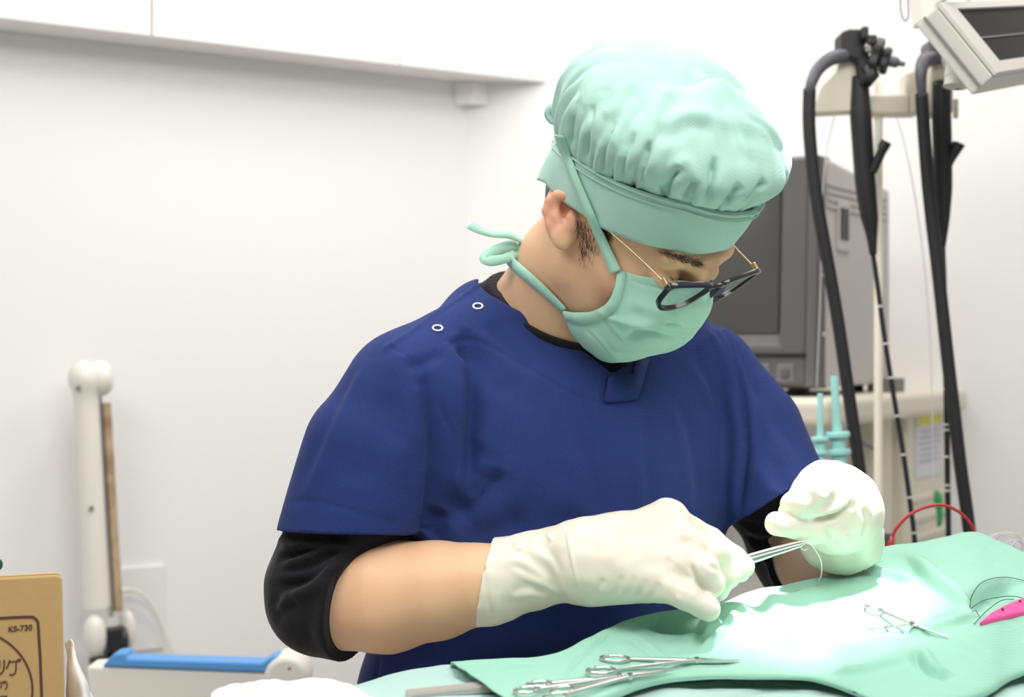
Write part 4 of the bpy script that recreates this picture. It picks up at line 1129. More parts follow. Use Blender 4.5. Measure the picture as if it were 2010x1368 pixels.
# overlapping placket at the point of the V
pk = np.array([[top.hit(u, v)[0] - np.array([0, .0035, 0]) for u, v in r] for r in
               [[(1196, 716), (1222, 712), (1248, 708), (1274, 704)], [(1193, 742), (1216, 739), (1242, 737), (1266, 733)], [(1189, 766), (1210, 764), (1234, 762), (1258, 759)], [(1185, 790), (1206, 789), (1228, 787), (1250, 784)]]])
pk_n = np.array([[0, -.0022, 0]])
pko = mesh_np('placket', (pk.reshape(-1, 3) + np.array([0, .0018, 0])), grid_faces(4, 4), M['navy'], scrub); pko.modifiers.new('thickness', 'SOLIDIFY').thickness = .0016
# snaps
for (u, v) in ((938, 602), (859, 645)):
    p, n = top.hit(u, v)
    a_ = unit(np.cross(n, (0, 0, 1))); b_ = np.cross(a_, n)
    MB().tube([p + n * .0008 + .0049 * (math.cos(t) * a_ + math.sin(t) * b_) for t in np.linspace(0, 2 * math.pi, 28, endpoint=False)], .00105, 8, closed=True).build('snap', M['white'], scrub, smooth=True)

# trousers and shoes
TR = Sdf()
hh = hips
TR.u(el(hh + np.array([0, 0, -.02]), (.185, .125, .17), np.stack([TL_, TFw, UP])))
for sgn in (-1, 1):
    h = hips + TL_ * .095 * sgn; k = np.array([h[0], h[1], .50]) + TFw * .02; a = np.array([h[0], h[1], .09])
    TR.u(chain([h, k, a], [.105, .085, .070]), .03)
TR.cut(plane((0, 0, .05), (0, 0, -1)))
a_, b_ = mesh_sdf(TR, (-.25, 1.35, 0), (.4, 1.95, 1.15), .008); Surf(a_, b_).obj('trousers', M['navy'], person)
for sgn in (-1, 1):
    h = hips + TL_ * .095 * sgn; a = np.array([h[0], h[1], .045])
    S_ = Sdf(); S_.u(rc(a - TFw * .03, a + TFw * .16, .047, .040)); S_.cut(plane((0, 0, .001), (0, 0, -1)))
    a2, b2 = mesh_sdf(S_, a - .25, a + .27, .006); Surf(a2, b2).obj('shoe', M['white'], person)

# ---- gloves
gr = hand_right()
gr.u(chain([at(1200, 1092, 1.37), at(1128, 1101, 1.379), at(1050, 1118, 1.388), at(960, 1142, 1.397), at(900, 1150, 1.40)], [.034, .0330, .0356, .0402, .0425]), .012)
gr.cut(plane(at(953, 1144, 1.397), (-.97, .1, .17)))
gv, gf = mesh_sdf(gr, (-.09, 1.22, 1.03), (.29, 1.48, 1.24), .0019)
g1 = Surf(gv, gf); g1.noise(.0012, 70, 2)
for pts, a, w, k in (
    ([(1112, 1036), (1120, 1080), (1130, 1125), (1139, 1167)], .0014, .0016, 'r'),
    ([(1000, 1085), (1040, 1105), (1095, 1150)], .0016, .006, 'w'), ([(1000, 1110), (1060, 1140), (1100, 1160)], .0016, .005, 'w'),
    ([(1000, 1170), (1040, 1160), (1085, 1170)], .0016, .006, 'w'), ([(1040, 1062), (1080, 1095), (1100, 1130)], .0012, .005, 'w'),
    
    ([(1010, 1062), (1022, 1080)], -.0014, .003, 'v'), ([(1040, 1052), (1055, 1072)], -.0018, .003, 'v'), ([(1075, 1046), (1085, 1062)], -.0018, .003, 'v'),
    ([(1205, 1175), (1215, 1150), (1222, 1130)], .0012, .003, 'v'), ([(1225, 1178), (1238, 1152), (1245, 1128)], .0012, .003, 'v'), ([(1250, 1178), (1262, 1155), (1268, 1135)], .0012, .003, 'v'), ([(1275, 1178), (1286, 1160), (1292, 1142)], .0012, .003, 'v'),
    ([(1165, 1172), (1178, 1150), (1185, 1135)], .001, .003, 'v'),
    ([(1318, 1035), (1340, 1060), (1372, 1068)], .002, .006, 'v'), ([(1300, 1065), (1325, 1080), (1345, 1100)], .002, .006, 'v'),
    ([(1332, 1168), (1330, 1180)], -.0015, .002, 'v'),
    ([(1376, 1062), (1384, 1090), (1392, 1106), (1414, 1122)], .0032, .0030, 'v'), ([(1352, 1104), (1362, 1128), (1378, 1150), (1396, 1168)], .0036, .0030, 'v'),
    ([(1310, 1118), (1335, 1135), (1368, 1162)], .0030, .0030, 'v'),
    ([(1310, 1090), (1322, 1120), (1320, 1140)], .0015, .005, 'v')):
    g1.fold(pts, a, w, k)
for q in (.0,):
    g1.fold([(956, 1074), (951, 1110), (954, 1150), (966, 1214)], .0016, .002, 'r', taper=False)
g1.refresh(); g1.obj('glove', M['glove'], person)
gl = hand_left()
gl.u(chain([at(1640, 1000, 1.45), at(1650, 1050, 1.475), at(1655, 1085, 1.50)], [.036, .0395, .045]), .012)
gl.sub(rc(at(1651, 1060, 1.48), at(1658, 1120, 1.52), .034, .045), .001)
gl.cut(plane(at(1652, 1066, 1.485), (.10, .55, -.62)))
gv, gf = mesh_sdf(gl, (.16, 1.30, 1.08), (.44, 1.60, 1.30), .0019)
g2 = Surf(gv, gf); g2.noise(.0015, 60, 5)
for pts, a, w, k in (
    ([(1590, 1022), (1625, 1016), (1655, 1003), (1680, 986)], .0050, .0032, 'v'),
    ([(1600, 1012), (1640, 1002), (1668, 985)], .002, .005, 'r'),
    ([(1684, 950), (1700, 975), (1715, 1010)], .0018, .006, 'w'), ([(1690, 1000), (1695, 1030), (1688, 1060)], .0018, .005, 'w'),
    ([(1650, 1030), (1665, 1050), (1670, 1070)], .0018, .006, 'w'), ([(1620, 1040), (1630, 1060), (1632, 1078)], .002, .005, 'w'),
    ([(1612, 960), (1620, 968), (1630, 962)], .0012, .004, 'v')):
    g2.fold(pts, a, w, k)
g2.refresh(); g2.obj('glove', M['glove'], person)

# ---- cap: turned-up band, pleated puffed crown, ties
NT = 480
th = np.linspace(-math.pi, math.pi, NT, endpoint=False)
def tab(xs, ys): return np.interp(np.abs(th) * 180 / math.pi, xs, ys)
u_low = tab([0, 36, 66, 92, 125, 145, 180], [.0475, .043, .031, .0235, .008, -.012, -.022]) + .006 * np.sin(th)
u_sm = tab([0, 40, 76, 100, 118, 140, 160, 180], [.0975, .094, .074, .062, .053, .040, .032, .030])
cf = -.010
def ringpts(a_f, a_b, b, u, wob=0):
    a = np.where(np.cos(th) > 0, a_f, a_b)
    return np.stack([cf + a * np.cos(th), b * np.sin(th), u * np.ones(NT)], 1)
rows_ = []
NB = 14
for i in range(NB):
    t = i / (NB - 1)
    r = ringpts(.1085 + .002 * t, .106, .0875 + .002 * t, 0) ; r[:, 2] = u_low * (1 - t) + u_sm * t
    bl = .0016 * math.sin(math.pi * t); r[:, 0] += bl * np.cos(th); r[:, 1] += bl * np.sin(th)
    rows_.append(r)
band_g = np.array(rows_)
def hw(g): return HC + g[..., 0:1] * HF + g[..., 1:2] * HL + g[..., 2:3] * HU
bw = hw(band_g).reshape(-1, 3)
band = Surf(bw, grid_faces(NB, NT, True)[:, ::-1])
band.noise(.0016, 30, 4)
NC_ = 84; crown = []
af = .1165; ab = .131; bb_ = .112; uc = .102 + .022 * np.clip(np.cos(th), 0, 1)
for i in range(NC_):
    t = i / (NC_ - 1)
    if t < .28:
        q = t / .28; k = 1 - (1 - q) ** 1.7; hgt = q
        a0 = ringpts(.1075, .105, .0872, 0); a1 = ringpts(af, ab, bb_, 0)
        r = a0 * (1 - k) + a1 * k; r[:, 2] = u_sm * (1 - hgt) + uc * hgt
    else:
        q = (t - .28) / .72; ph = q * math.pi / 2
        c = max(math.cos(ph), 0) ** .80; s = math.sin(ph) ** .88
        a1 = ringpts(af, ab, bb_, 0); r = a1 * c + np.array([cf, 0, 0]) * (1 - c)
        hgt = np.where(r[:, 0] > 0, .064, .060)
        hg = .060 - .020 * np.clip(np.cos(th), 0, 1) * (1 - q) - .010 * np.tanh(r[:, 0] / .05)
        r[:, 2] = uc + hg * s
    crown.append(r)
cg = np.array(crown)
pl_angles = [-150, -132, -119, -106, -93, -81, -69, -52, -38, -22, -6, 10, 26, 41, 58, 74, 92, 110, 130, 150]
rgp = random.Random(5)
tt = np.linspace(0, 1, NC_)[:, None]
disp = np.zeros((NC_, NT))
for a in pl_angles:
    lean = rgp.uniform(-.25, .10) if -60 < a < 40 else rgp.uniform(.0, .25)
    ln = rgp.uniform(.22, .42); dp = rgp.uniform(.010, .0155) * (.38 if -116 < a < 45 else 1)
    dth = (th[None, :] - math.radians(a) - lean * tt + math.pi) % (2 * math.pi) - math.pi
    w = .024 + .11 * tt
    fall = np.exp(-(tt / ln) ** 2)
    x = dth / w
    disp += fall * dp * (-np.exp(-np.maximum(x, -x * 2.2) ** 1.3) + .55 * np.exp(-((x - 1.6) / 1.0) ** 2))
cen = np.array([cf, 0, .08])
dirn = cg - cen; dirn /= np.linalg.norm(dirn, axis=2, keepdims=True)
cg = cg + dirn * disp[..., None]
cwv = hw(cg).reshape(-1, 3)
cr = Surf(cwv, grid_faces(NC_, NT, True)[:, ::-1])
cr.noise(.0050, 17, 1.3); cr.noise(.0016, 50, 6)
for pts, a, w, k in (
    ([(1290, 245), (1350, 228), (1420, 238), (1500, 255), (1540, 275)], .0028, .010, 'r'),
    ([(1300, 270), (1350, 238), (1400, 245)], .004, .010, 'w'),
    ([(1190, 240), (1215, 215), (1238, 165)], .0028, .009, 'w'), ([(1150, 220), (1170, 190), (1190, 165)], .0025, .009, 'w'),
    ([(1285, 290), (1300, 220), (1330, 170)], .004, .010, 'w'), ([(1420, 200), (1440, 260), (1470, 320)], .003, .008, 'w'),
    ([(1120, 290), (1128, 230), (1140, 170)], .0025, .008, 'w'), ([(1160, 290), (1175, 220), (1195, 180)], .0025, .007, 'w'),
    ([(1210, 300), (1225, 250), (1262, 195)], .003, .008, 'w'), ([(1460, 220), (1510, 260), (1535, 300)], .003, .006, 'w')):
    cr.fold(pts, a, w, k)
cr.refresh()
for pts, a, w, k in (
    ([(1304, 384), (1312, 362), (1336, 325)], .0085, .0042, 'v'), ([(1342, 394), (1350, 378), (1368, 352)], .0075, .0040, 'v'), ([(1384, 400), (1394, 368), (1406, 306)], .0085, .0040, 'v'),
    ([(1424, 402), (1436, 386), (1456, 362)], .0075, .0042, 'v'), ([(1466, 394), (1482, 378), (1502, 352)], .0070, .0042, 'v'),
    ([(1310, 340), (1345, 318), (1366, 350), (1360, 388)], .003, .006, 'r'),
    ([(1254, 366), (1262, 328), (1277, 275)], .0055, .0035, 'v'), ([(1216, 350), (1225, 312), (1246, 258)], .0050, .0035, 'v'), ([(1178, 340), (1186, 290), (1206, 238)], .0050, .0035, 'v'), ([(1150, 316), (1154, 265), (1166, 205)], .0045, .0035, 'v'), ([(1121, 290), (1124, 240), (1137, 175)], .0040, .0035, 'v')):
    cr.fold(pts, a, w, k)
cr.refresh()
Vc = cr.V.reshape(NC_, NT, 3)
for k in (3, 2, 1): Vc[-k] = Vc[-k] * .0 + (Vc[-4].mean(0) + (Vc[-4] - Vc[-4].mean(0)) * (.02, .33, .66)[k - 1])
cr.V = Vc.reshape(-1, 3)
cap = cr.obj('surgical_cap', M['mint'], person)
band_o = band.obj('cap_band', M['mint'], cap)
for o, t_ in ((cap, .0012), (band_o, .0022)):
    m_ = o.modifiers.new('thickness', 'SOLIDIFY'); m_.thickness = t_; m_.offset = 0
# stitched seam roll between band and crown
sm_ring = ringpts(.1138, .1105, .0922, 0); sm_ring[:, 2] = u_sm - .002
seam = MB().tube(list(hw(sm_ring)[::3]), .0013, 8, closed=True).build('seam_roll', M['mint'], cap, smooth=True)
sm2 = ringpts(.1138, .1105, .0924, 0); sm2[:, 2] = u_sm - .0085
MB().tube(list(hw(sm2)[::3]), .0009, 6, closed=True).build('stitch_line', M['mint'], cap, smooth=True)
def ribbon(name, pts, nrm, w, material, parent, th_=.0009, wl=None, n=6):
    P = spline(pts, n); Nn = spline(nrm, n) if len(nrm) == len(pts) else [V3(nrm[0])] * len(P)
    m = len(P); L_ = []; R_ = []
    for i in range(m):
        t = unit(P[min(i + 1, m - 1)] - P[max(i - 1, 0)]); s = unit(np.cross(t, Nn[i])); ww = w if wl is None else np.interp(i / (m - 1), np.linspace(0, 1, len(wl)), wl)
        L_.append(P[i] + s * ww / 2); R_.append(P[i] - s * ww / 2)
    g = np.array([L_, [(a * .5 + b * .5) + unit(V3(q)) * .0006 for a, b, q in zip(L_, R_, Nn)], R_])
    o = mesh_np(name, g.reshape(-1, 3), grid_faces(3, m), material, parent)
    md = o.modifiers.new('thickness', 'SOLIDIFY'); md.thickness = th_; md.offset = 0
    return o
def on(surf_list, u, v, lift):
    best = None
    o = np.array([0, 0, CZ]); d = unit(at(u, v, 1) - o)
    for s in surf_list:
        p, n, i, t = s.tree().ray_cast(Vector(o), Vector(d))
        if p is not None and (best is None or t < best[2]):
            n = np.array(n); n = n if n @ d < 0 else -n
            best = (np.array(p), n, t)
    return best[0] + best[1] * lift, best[1]
# little loop at the back of the cap and the fold at the crown
q0 = [at(1096, 210, 1.425), at(1082, 212, 1.43), at(1077, 224, 1.433), at(1086, 236, 1.432), at(1100, 232, 1.427)]
ribbon('cap_loop', q0, [(-.3, -.9, .1)], .009, M['mint'], cap)
q1 = [at(1216, 104, 1.40), at(1240, 100, 1.40), at(1262, 108, 1.395), at(1282, 110, 1.395), at(1298, 114, 1.395)]
ribbon('crown_fold', q1, [(.1, -.6, .8)], .008, M['mint'], cap, .002, wl=[.006, .010, .011, .009, .007])

# ---- mask
near_px = [[(1215, 530, 1.384), (1262, 543, 1.379), (1325, 549, 1.384)], [(1207, 568, 1.386), (1258, 590, 1.385), (1325, 612, 1.392)], [(1192, 596, 1.394), (1240, 632, 1.392), (1300, 655, 1.400)],
           [(1165, 611, 1.410), (1205, 660, 1.410), (1268, 688, 1.418)], [(1135, 615, 1.430), (1165, 676, 1.434), (1225, 706, 1.438)], [(1108, 611, 1.450), (1128, 662, 1.462), (1188, 708, 1.472)]]
mid_h = [(.106, 0, .0125), (.119, 0, -.012), (.119, 0, -.040), (.112, 0, -.067), (.099, 0, -.090), (.080, 0, -.113)]
far_h = [[(.098, .026, .000), (.078, .050, -.006), (.050, .0685, -.006)], [(.110, .029, -.020), (.080, .055, -.026), (.043, .0725, -.026)], [(.110, .031, -.048), (.080, .056, -.050), (.040, .0725, -.046)],
         [(.104, .031, -.076), (.075, .055, -.076), (.028, .069, -.064)], [(.089, .027, -.100), (.060, .048, -.100), (.014, .064, -.078)], [(.064, .022, -.116), (.038, .040, -.110), (.003, .058, -.090)]]
mg = patch([[at(*p) for p in a] + [H(*m)] + [H(*p) for p in c] for a, m, c in zip(near_px, mid_h, far_h)], 16, 16)
R_, C_ = mg.shape[:2]
ms = Surf(mg.reshape(-1, 3), grid_faces(R_, C_))
ms.noise(.0022, 22, 8); ms.noise(.0007, 70, 2)
for pts, a, w, k in (
    ([(1176, 618), (1215, 632), (1260, 646), (1310, 662), (1360, 664)], .0032, .0022, 's'),
    ([(1222, 664), (1262, 656), (1300, 658), (1345, 668)], .0080, .006, 'v'),
    ([(1300, 640), (1330, 638), (1352, 650)], .004, .004, 'v'), ([(1312, 655), (1335, 650)], .003, .003, 'v'),
    ([(1180, 612), (1205, 650), (1225, 668)], .002, .005, 'w'), ([(1205, 690), (1250, 690), (1300, 684)], .003, .008, 'w'),
    ([(1228, 548), (1300, 566), (1370, 572)], .0012, .0018, 'g'), ([(1236, 600), (1280, 618), (1330, 618)], .002, .008, 'w'),
    ([(1150, 640), (1180, 672), (1205, 705)], .0015, .003, 'w')):
    ms.fold(pts, a, w, k)
ms.refresh()
mask = ms.obj('face_mask', M['mask'], person)
md = mask.modifiers.new('thickness', 'SOLIDIFY'); md.thickness = .0016; md.offset = 0
# bound side edge
ed = [ms.V[i * C_ + 0] for i in range(R_)]; ed2 = [ms.V[i * C_ + 5] for i in range(R_)]
nn_ = normals(ms.V, ms.F)
be = np.array([[a - unit(b - a) * .001 for a, b in zip(ed, ed2)], [a + (b - a) * .5 for a, b in zip(ed, ed2)], ed2])
ben = np.array([[V3(nn_[i * C_]) * sgn for i in range(R_)] for sgn in (1,) for _ in range(3)])
sg = 1 if ben[0, R_ // 2] @ (np.array([0, 0, CZ]) - ed[R_ // 2]) > 0 else -1
bo_ = mesh_np('mask_edge_binding', (be + ben * sg * .0018).reshape(-1, 3), grid_faces(3, R_), M['mask'], mask)
md = bo_.modifiers.new('thickness', 'SOLIDIFY'); md.thickness = .0016; md.offset = 0
# ties: upper over the cap, lower behind the neck
sf = [cr, band, body, ms]
up = [on(sf, u, v, .0042) for u, v in ((1212, 534), (1198, 500), (1182, 462), (1166, 425), (1150, 390), (1136, 355), (1122, 318), (1110, 288), (1102, 262))]
ribbon('upper_tie', [p for p, n in up], [n for p, n in up], .0115, M['mask'], mask)
lw = [on([body, ms], u, v, .0035) for u, v in ((1112, 606), (1090, 585), (1064, 562), (1038, 540), (1016, 522))]
pts = [p for p, n in lw] + [at(1000, 508, 1.50), at(996, 500, 1.53)]
ribbon('lower_tie', pts, [n for p, n in lw] + [unit((-.8, -.6, .2)), unit((-1, 0, .2))], .0125, M['mask'], mask)
ribbon('tie_end', [at(1034, 478, 1.52), at(1020, 470, 1.51), at(996, 461, 1.50), at(966, 460, 1.495), at(942, 452, 1.49), at(922, 440, 1.49)], [(.1, -.75, .65)], .010, M['mask'], mask, wl=[.008, .012, .011, .008, .010, .014])
ribbon('tie_end', [at(1022, 488, 1.515), at(1004, 482, 1.505), at(975, 492, 1.50), at(952, 506, 1.495), at(966, 512, 1.49), at(1000, 505, 1.495), at(1020, 494, 1.51)], [(.1, -.9, .35)], .011, M['mask'], mask, wl=[.008, .012, .013, .012, .012, .010, .007])
kn = MB(); blob(kn, at(1022, 492, 1.515), (.008, .008, .009), n=8); kn.build('tie_knot', M['mask'], mask, smooth=True)

# ---- eyeglasses
gls = empty('eyeglasses', H(.118, 0, .02), 'black framed eyeglasses with thin gold temples, worn low over the green mask', 'glasses')
tau = math.radians(17); GD = -HU * math.cos(tau) - HF * math.sin(tau); GO = H(.1190, -.003, .0225); GN = np.cross(HL, GD); GN = GN if GN @ HF > 0 else -GN
def G(l, w, o=0.0): return GO + HL * l + GD * w + GN * (o - 1.2 * l * l)
lens_out = [(.0665, -.002), (.040, -.004), (.016, -.001), (.0095, .006), (.0105, .018), (.017, .030), (.032, .0375), (.048, .0365), (.060, .028), (.066, .014)]
fm = MB()
for sg in (-1, 1):
    loop = spline([(sg * l, w, 0) for l, w in lens_out], 6, True)
    P = [G(a[0], a[1]) for a in loop]; n = len(P); vv = []; ff = []
    c = np.mean(P, 0)
    for i in range(n):
        t = unit(P[(i + 1) % n] - P[i - 1]); o = unit(np.cross(t, GN)); o = o if o @ (P[i] - c) > 0 else -o
        tw = .0030 if loop[i][1] < .004 else .0022
        for (x, y) in ((-tw * .6, -.0022), (tw, -.0022), (tw * 1.15, 0), (tw, .0022), (-tw * .6, .0022)): vv.append(P[i] + o * x + GN * y)
    for i in range(n):
        j = (i + 1) % n
        for k in range(5): ff.append((i * 5 + k, i * 5 + (k + 1) % 5, j * 5 + (k + 1) % 5, j * 5 + k))
    fm.add(vv, ff)
fm.tube(spline([G(-.012, .004), G(-.004, .0015, .001), G(.004, .0015, .001), G(.012, .004)], 5), .0026, 10)
for sg in (-1, 1): fm.box(G(sg * .0695, .001, -.001), .006, .006, .007, np.stack([HL, GN, GD], 1), .0015)
fm.build('front_frame', M['frame'], gls, angle=50)
for sg in (-1, 1):
    loop = spline([(sg * l, w, 0) for l, w in lens_out], 4, True)
    P = [G(a[0], a[1]) for a in loop]; c = np.mean(P, 0) + GN * .001
    rings_ = [[c + (p - c) * s + GN * .0015 * (1 - s * s) for p in P] for s in (1.0, .66, .33)]
    vv = [p for r in rings_ for p in r] + [c + GN * .0015]; n = len(P); ff = []
    for k in range(2):
        for i in range(n): ff.append((k * n + i, k * n + (i + 1) % n, (k + 1) * n + (i + 1) % n, (k + 1) * n + i))
    for i in range(n): ff.append((2 * n + i, 2 * n + (i + 1) % n, 3 * n))
    lm = MB(); lm.add(vv, ff); lm.build('lens', M['lens'], gls, smooth=True)
    h0 = G(sg * .0705, .001, -.003)
    MB().box(h0 - GN * .003, .004, .009, .005, np.stack([HL, GN, GD], 1), .0008).build('hinge', M['gold'], gls)
    t0 = h0 - HF * .004; inw = -HL * sg
    MB().tube(spline([t0, t0 - HF * .03 + HL * sg * .0015, t0 - HF * .065 + HL * sg * .006, t0 - HF * .095 + HL * sg * .0115], 6), .00085, 8).build('temple', M['gold'], gls, smooth=True)
# ------------------------------------------------------------------ table and cloths
tab_ = empty('operating_table', np.array([.32, 1.27, 0]), 'narrow steel operating table hidden under the green drape', 'table')
MB().box((.46, 1.26, 1.022), .98, .32, .035, None, .008).build('table_top', M['steel'], tab_)
MB().box((-.145, 1.20, 1.022), .22, .17, .03, None, .006).build('instrument_shelf', M['steel'], tab_)
MB().box((.34, 1.27, .55), .12, .12, .92, None, .01).build('pedestal', M['steel'], tab_)
MB().box((.34, 1.27, .04), .60, .32, .08, None, .02).build('base', M['steel'], tab_)
def atz(u, v, z): return at(u, v, (CZ - z) * FPX / (v - 684))
def lerp_rows(a, b, t): return [p * (1 - t) + q * t for p, q in zip(a, b)]

# lower, paler sheet
us2 = [680, 730, 790, 840, 885, 960, 1060, 1180, 1300, 1420, 1540, 1660, 1780, 1900, 2020, 2140]
vc = [1356, 1343, 1325, 1314, 1308, 1312, 1314, 1316, 1312, 1306, 1304, 1304, 1300, 1290, 1280, 1270]
zc = [1.044, 1.049, 1.056, 1.060, 1.060, 1.056, 1.054, 1.053, 1.052, 1.051, 1.05, 1.05, 1.05, 1.05, 1.05, 1.05]
crest = [atz(u, v, z) for u, v, z in zip(us2, vc, zc)]
near = [np.array([p[0] * .86, 1.09, 1.047]) for p in crest]
rows = [[p + np.array([0, .03, -.06]) for p in crest], [p + np.array([0, .012, -.012]) for p in crest], crest]
for t in (.25, .5, .75, 1): rows.append([p * (1 - t) + q * t for p, q in zip(crest, near)])
rows.append([p + np.array([0, -.02, -.03]) for p in near])
g = patch(rows, 14, 14)
ts = Surf(g.reshape(-1, 3), grid_faces(*g.shape[:2])); ts.noise(.0045, 12, 2.0); ts.noise(.0012, 45, 1)
for pts, a, w, k in (([(870, 1320), (940, 1335), (990, 1368)], .003, .008, 'w'), ([(1330, 1350), (1460, 1345), (1600, 1352)], .003, .008, 'w'), ([(1400, 1365), (1520, 1358), (1640, 1366)], .002, .006, 'w')):
    ts.fold(pts, a, w, k)
ts.refresh(); under = ts.obj('under_sheet', M['teal']); under.modifiers.new('thickness', 'SOLIDIFY').thickness = .0012
tag(under, 'pale teal cloth spread on the table beneath the green drape, at the bottom edge', 'cloth')

# upper green drape
C_ = [(885, 1305, 1.066), (960, 1300, 1.068), (1060, 1290, 1.070), (1110, 1272, 1.074), (1160, 1250, 1.080), (1200, 1234, 1.083), (1240, 1220, 1.086), (1320, 1202, 1.091), (1390, 1194, 1.094), (1430, 1182, 1.098),
      (1470, 1164, 1.104), (1530, 1152, 1.108), (1590, 1140, 1.110), (1640, 1124, 1.113), (1690, 1091, 1.125), (1750, 1075, 1.130), (1830, 1061, 1.138), (1910, 1045, 1.145), (1960, 1064, 1.138), (2010, 1085, 1.130), (2110, 1132, 1.11)]
Hm = [(990, 1372, 1.062), (1040, 1390, 1.061), (1100, 1388, 1.061), (1150, 1376, 1.061), (1190, 1364, 1.062), (1225, 1350, 1.062), (1265, 1337, 1.063), (1320, 1327, 1.064), (1380, 1322, 1.065), (1420, 1321, 1.065),
      (1470, 1322, 1.065), (1530, 1322, 1.065), (1590, 1325, 1.064), (1640, 1338, 1.063), (1690, 1358, 1.062), (1740, 1374, 1.061), (1810, 1380, 1.061), (1880, 1368, 1.061), (1935, 1350, 1.062), (1985, 1322, 1.063), (2080, 1290, 1.064)]
crest = [atz(*p) for p in C_]; hem = [atz(*p) for p in Hm]
rows = [[p + np.array([0, .035, -.075]) for p in crest], [p + np.array([0, .018, -.022]) for p in crest], crest]
bump = {.18: .55, .36: .8, .54: .75, .72: .45, .88: .15}
for t, bz_ in bump.items():
    r = []
    for (u, v, z), p, q in zip(C_, crest, hem):
        m = p * (1 - t) + q * t
        lump = math.exp(-((u - 1580) / 170) ** 2) * .016 + math.exp(-((u - 1850) / 110) ** 2) * .006
        r.append(m + np.array([0, 0, lump * bz_]))
    rows.append(r)
rows += [hem, [p + np.array([0, -.002, -.005]) for p in hem]]
g = patch(rows, 16, 16)
ds = Surf(g.reshape(-1, 3), grid_faces(*g.shape[:2])); ds.noise(.0035, 14, 5.0); ds.noise(.0010, 50, 3)
for pts, a, w, k in (
    ([(1459, 1186), (1430, 1215), (1399, 1250), (1370, 1276)], .005, .007, 'w'),
    ([(1410, 1236), (1395, 1252), (1385, 1262)], .004, .004, 'v'),
    ([(1257, 1214), (1290, 1228), (1330, 1238), (1385, 1240)], .009, .014, 'v'),
    ([(1240, 1222), (1290, 1242), (1340, 1254), (1392, 1250)], .004, .009, 'r'),
    ([(1720, 1241), (1650, 1238), (1575, 1236), (1519, 1276)], .007, .007, 'w'),
    ([(1560, 1244), (1590, 1232), (1690, 1236)], .005, .008, 'v'),
    ([(1530, 1268), (1600, 1262), (1680, 1270)], .003, .014, 'r'),
    ([(1810, 1270), (1773, 1288), (1699, 1312), (1632, 1320)], .0055, .006, 'w'),
    ([(1772, 1284), (1760, 1290), (1740, 1298)], .005, .005, 'v'),
    ([(1802, 1276), (1812, 1302), (1835, 1322), (1870, 1332)], .005, .006, 'w'),
    ([(1904, 1200), (1850, 1222), (1795, 1242), (1780, 1252)], .006, .006, 'w'),
    ([(1773, 1087), (1830, 1137), (1875, 1172), (1900, 1194)], .006, .008, 'w'),
    ([(1900, 1194), (1940, 1170), (2005, 1140)], .008, .010, 'v'),
    ([(1660, 1120), (1740, 1128), (1790, 1145)], .003, .008, 'w'),
    ([(1197, 1238), (1165, 1268), (1138, 1291), (1090, 1345)], .0022, .0032, 'v'),
    ([(1240, 1250), (1290, 1290), (1330, 1318)], .0016, .006, 'w'),
    ([(960, 1318), (1010, 1312), (1060, 1310)], .002, .006, 'w'),
    ([(1480, 1160), (1520, 1200), (1560, 1225)], .002, .012, 'w'),
    ([(1640, 1290), (1720, 1262), (1790, 1262)], .003, .012, 'r')):
    ds.fold(pts, a * 1.7, w, k)
ds.refresh()
for pts in ([(1906, 1052), (1940, 1072), (1971, 1086), (2006, 1104)], [(892, 1312), (940, 1330), (975, 1362)]):
    ds.fold(pts, .0007, .0014, 'g', taper=False)
ds.refresh()
dro = ds.obj('surgical_drape', M['drape']); dro.modifiers.new('thickness', 'SOLIDIFY').thickness = .0014
tag(dro, 'large green surgical drape, brightly lit, covering the table in front of the person', 'drape')

# ------------------------------------------------------------------ instruments
def on_cloth(u, v, lift, s=None):
    p, n = on([s] if s else [ds, ts], u, v, 0); return p + np.array([0, 0, lift])
def pair_tool(name, label, cat, r1, r2, piv, tip, lift, surf=None, group=None, r=.0019, ring=.0105, ring_tilt=.85, blade=False, m='steel'):
    "two handled instrument: finger rings r1, r2, pivot piv, tip tip (photo points)"
    A = on_cloth(*r1, lift, surf); Bp = on_cloth(*r2, lift + .001, surf); P = on_cloth(*piv, lift + .002, surf); Tp = on_cloth(*tip, lift, surf)
    t = empty(name, P, label, cat, group)
    ax = unit(Tp - P); sd = unit(np.cross(ax, (0, 0, 1))); up_ = np.cross(sd, ax)
    for k, (R, s) in enumerate(((A, 1), (Bp, -1))):
        mb = MB(); d = unit(P - R); e = unit(np.cross(d, up_)); st = R + d * ring
        mb.tube([R + ring * (math.cos(a) * d + ring_tilt * math.sin(a) * e) for a in np.linspace(0, 2 * math.pi, 32, endpoint=False)], r * .78, 8, closed=True)
        mid = st * .5 + P * .5
        mb.tube(spline([st, mid, P, P + ax * .008], 5), [r * .8, r * .85] + [r] * 14, 10, flat=.8)
        L_ = np.linalg.norm(Tp - P)
        if blade:
            mb.prism([P + sd * .0032 * s + up_ * .0004 * s, P - sd * .002 * s + up_ * .0004 * s, Tp + up_ * .0004 * s, P + ax * L_ * .7 + sd * .0030 * s + up_ * .0004 * s], up_ * .0013 * s)
        else:
            pts = [P, P + ax * L_ * .5 + sd * .0004 * s, Tp]
            mb.tube(spline(pts, 5), np.linspace(r * 1.15, r * .45, 11), 8)
        half = mb.build('blade' if blade else 'jaw_arm', M[m], t, smooth=True, angle=50)
    MB().lathe([(.0026, -.0022), (.0030, 0), (.0026, .0026)], P, up_, 14).build('pivot_screw', M[m], t, angle=40)
    return t
pair_tool('scissors', 'steel surgical scissors pointing right on the green drape, near the bottom centre', 'scissors', (1207, 1299), (1180, 1325), (1368, 1307), (1452, 1304), .003, ds, r=.0021, ring=.0125, blade=True)
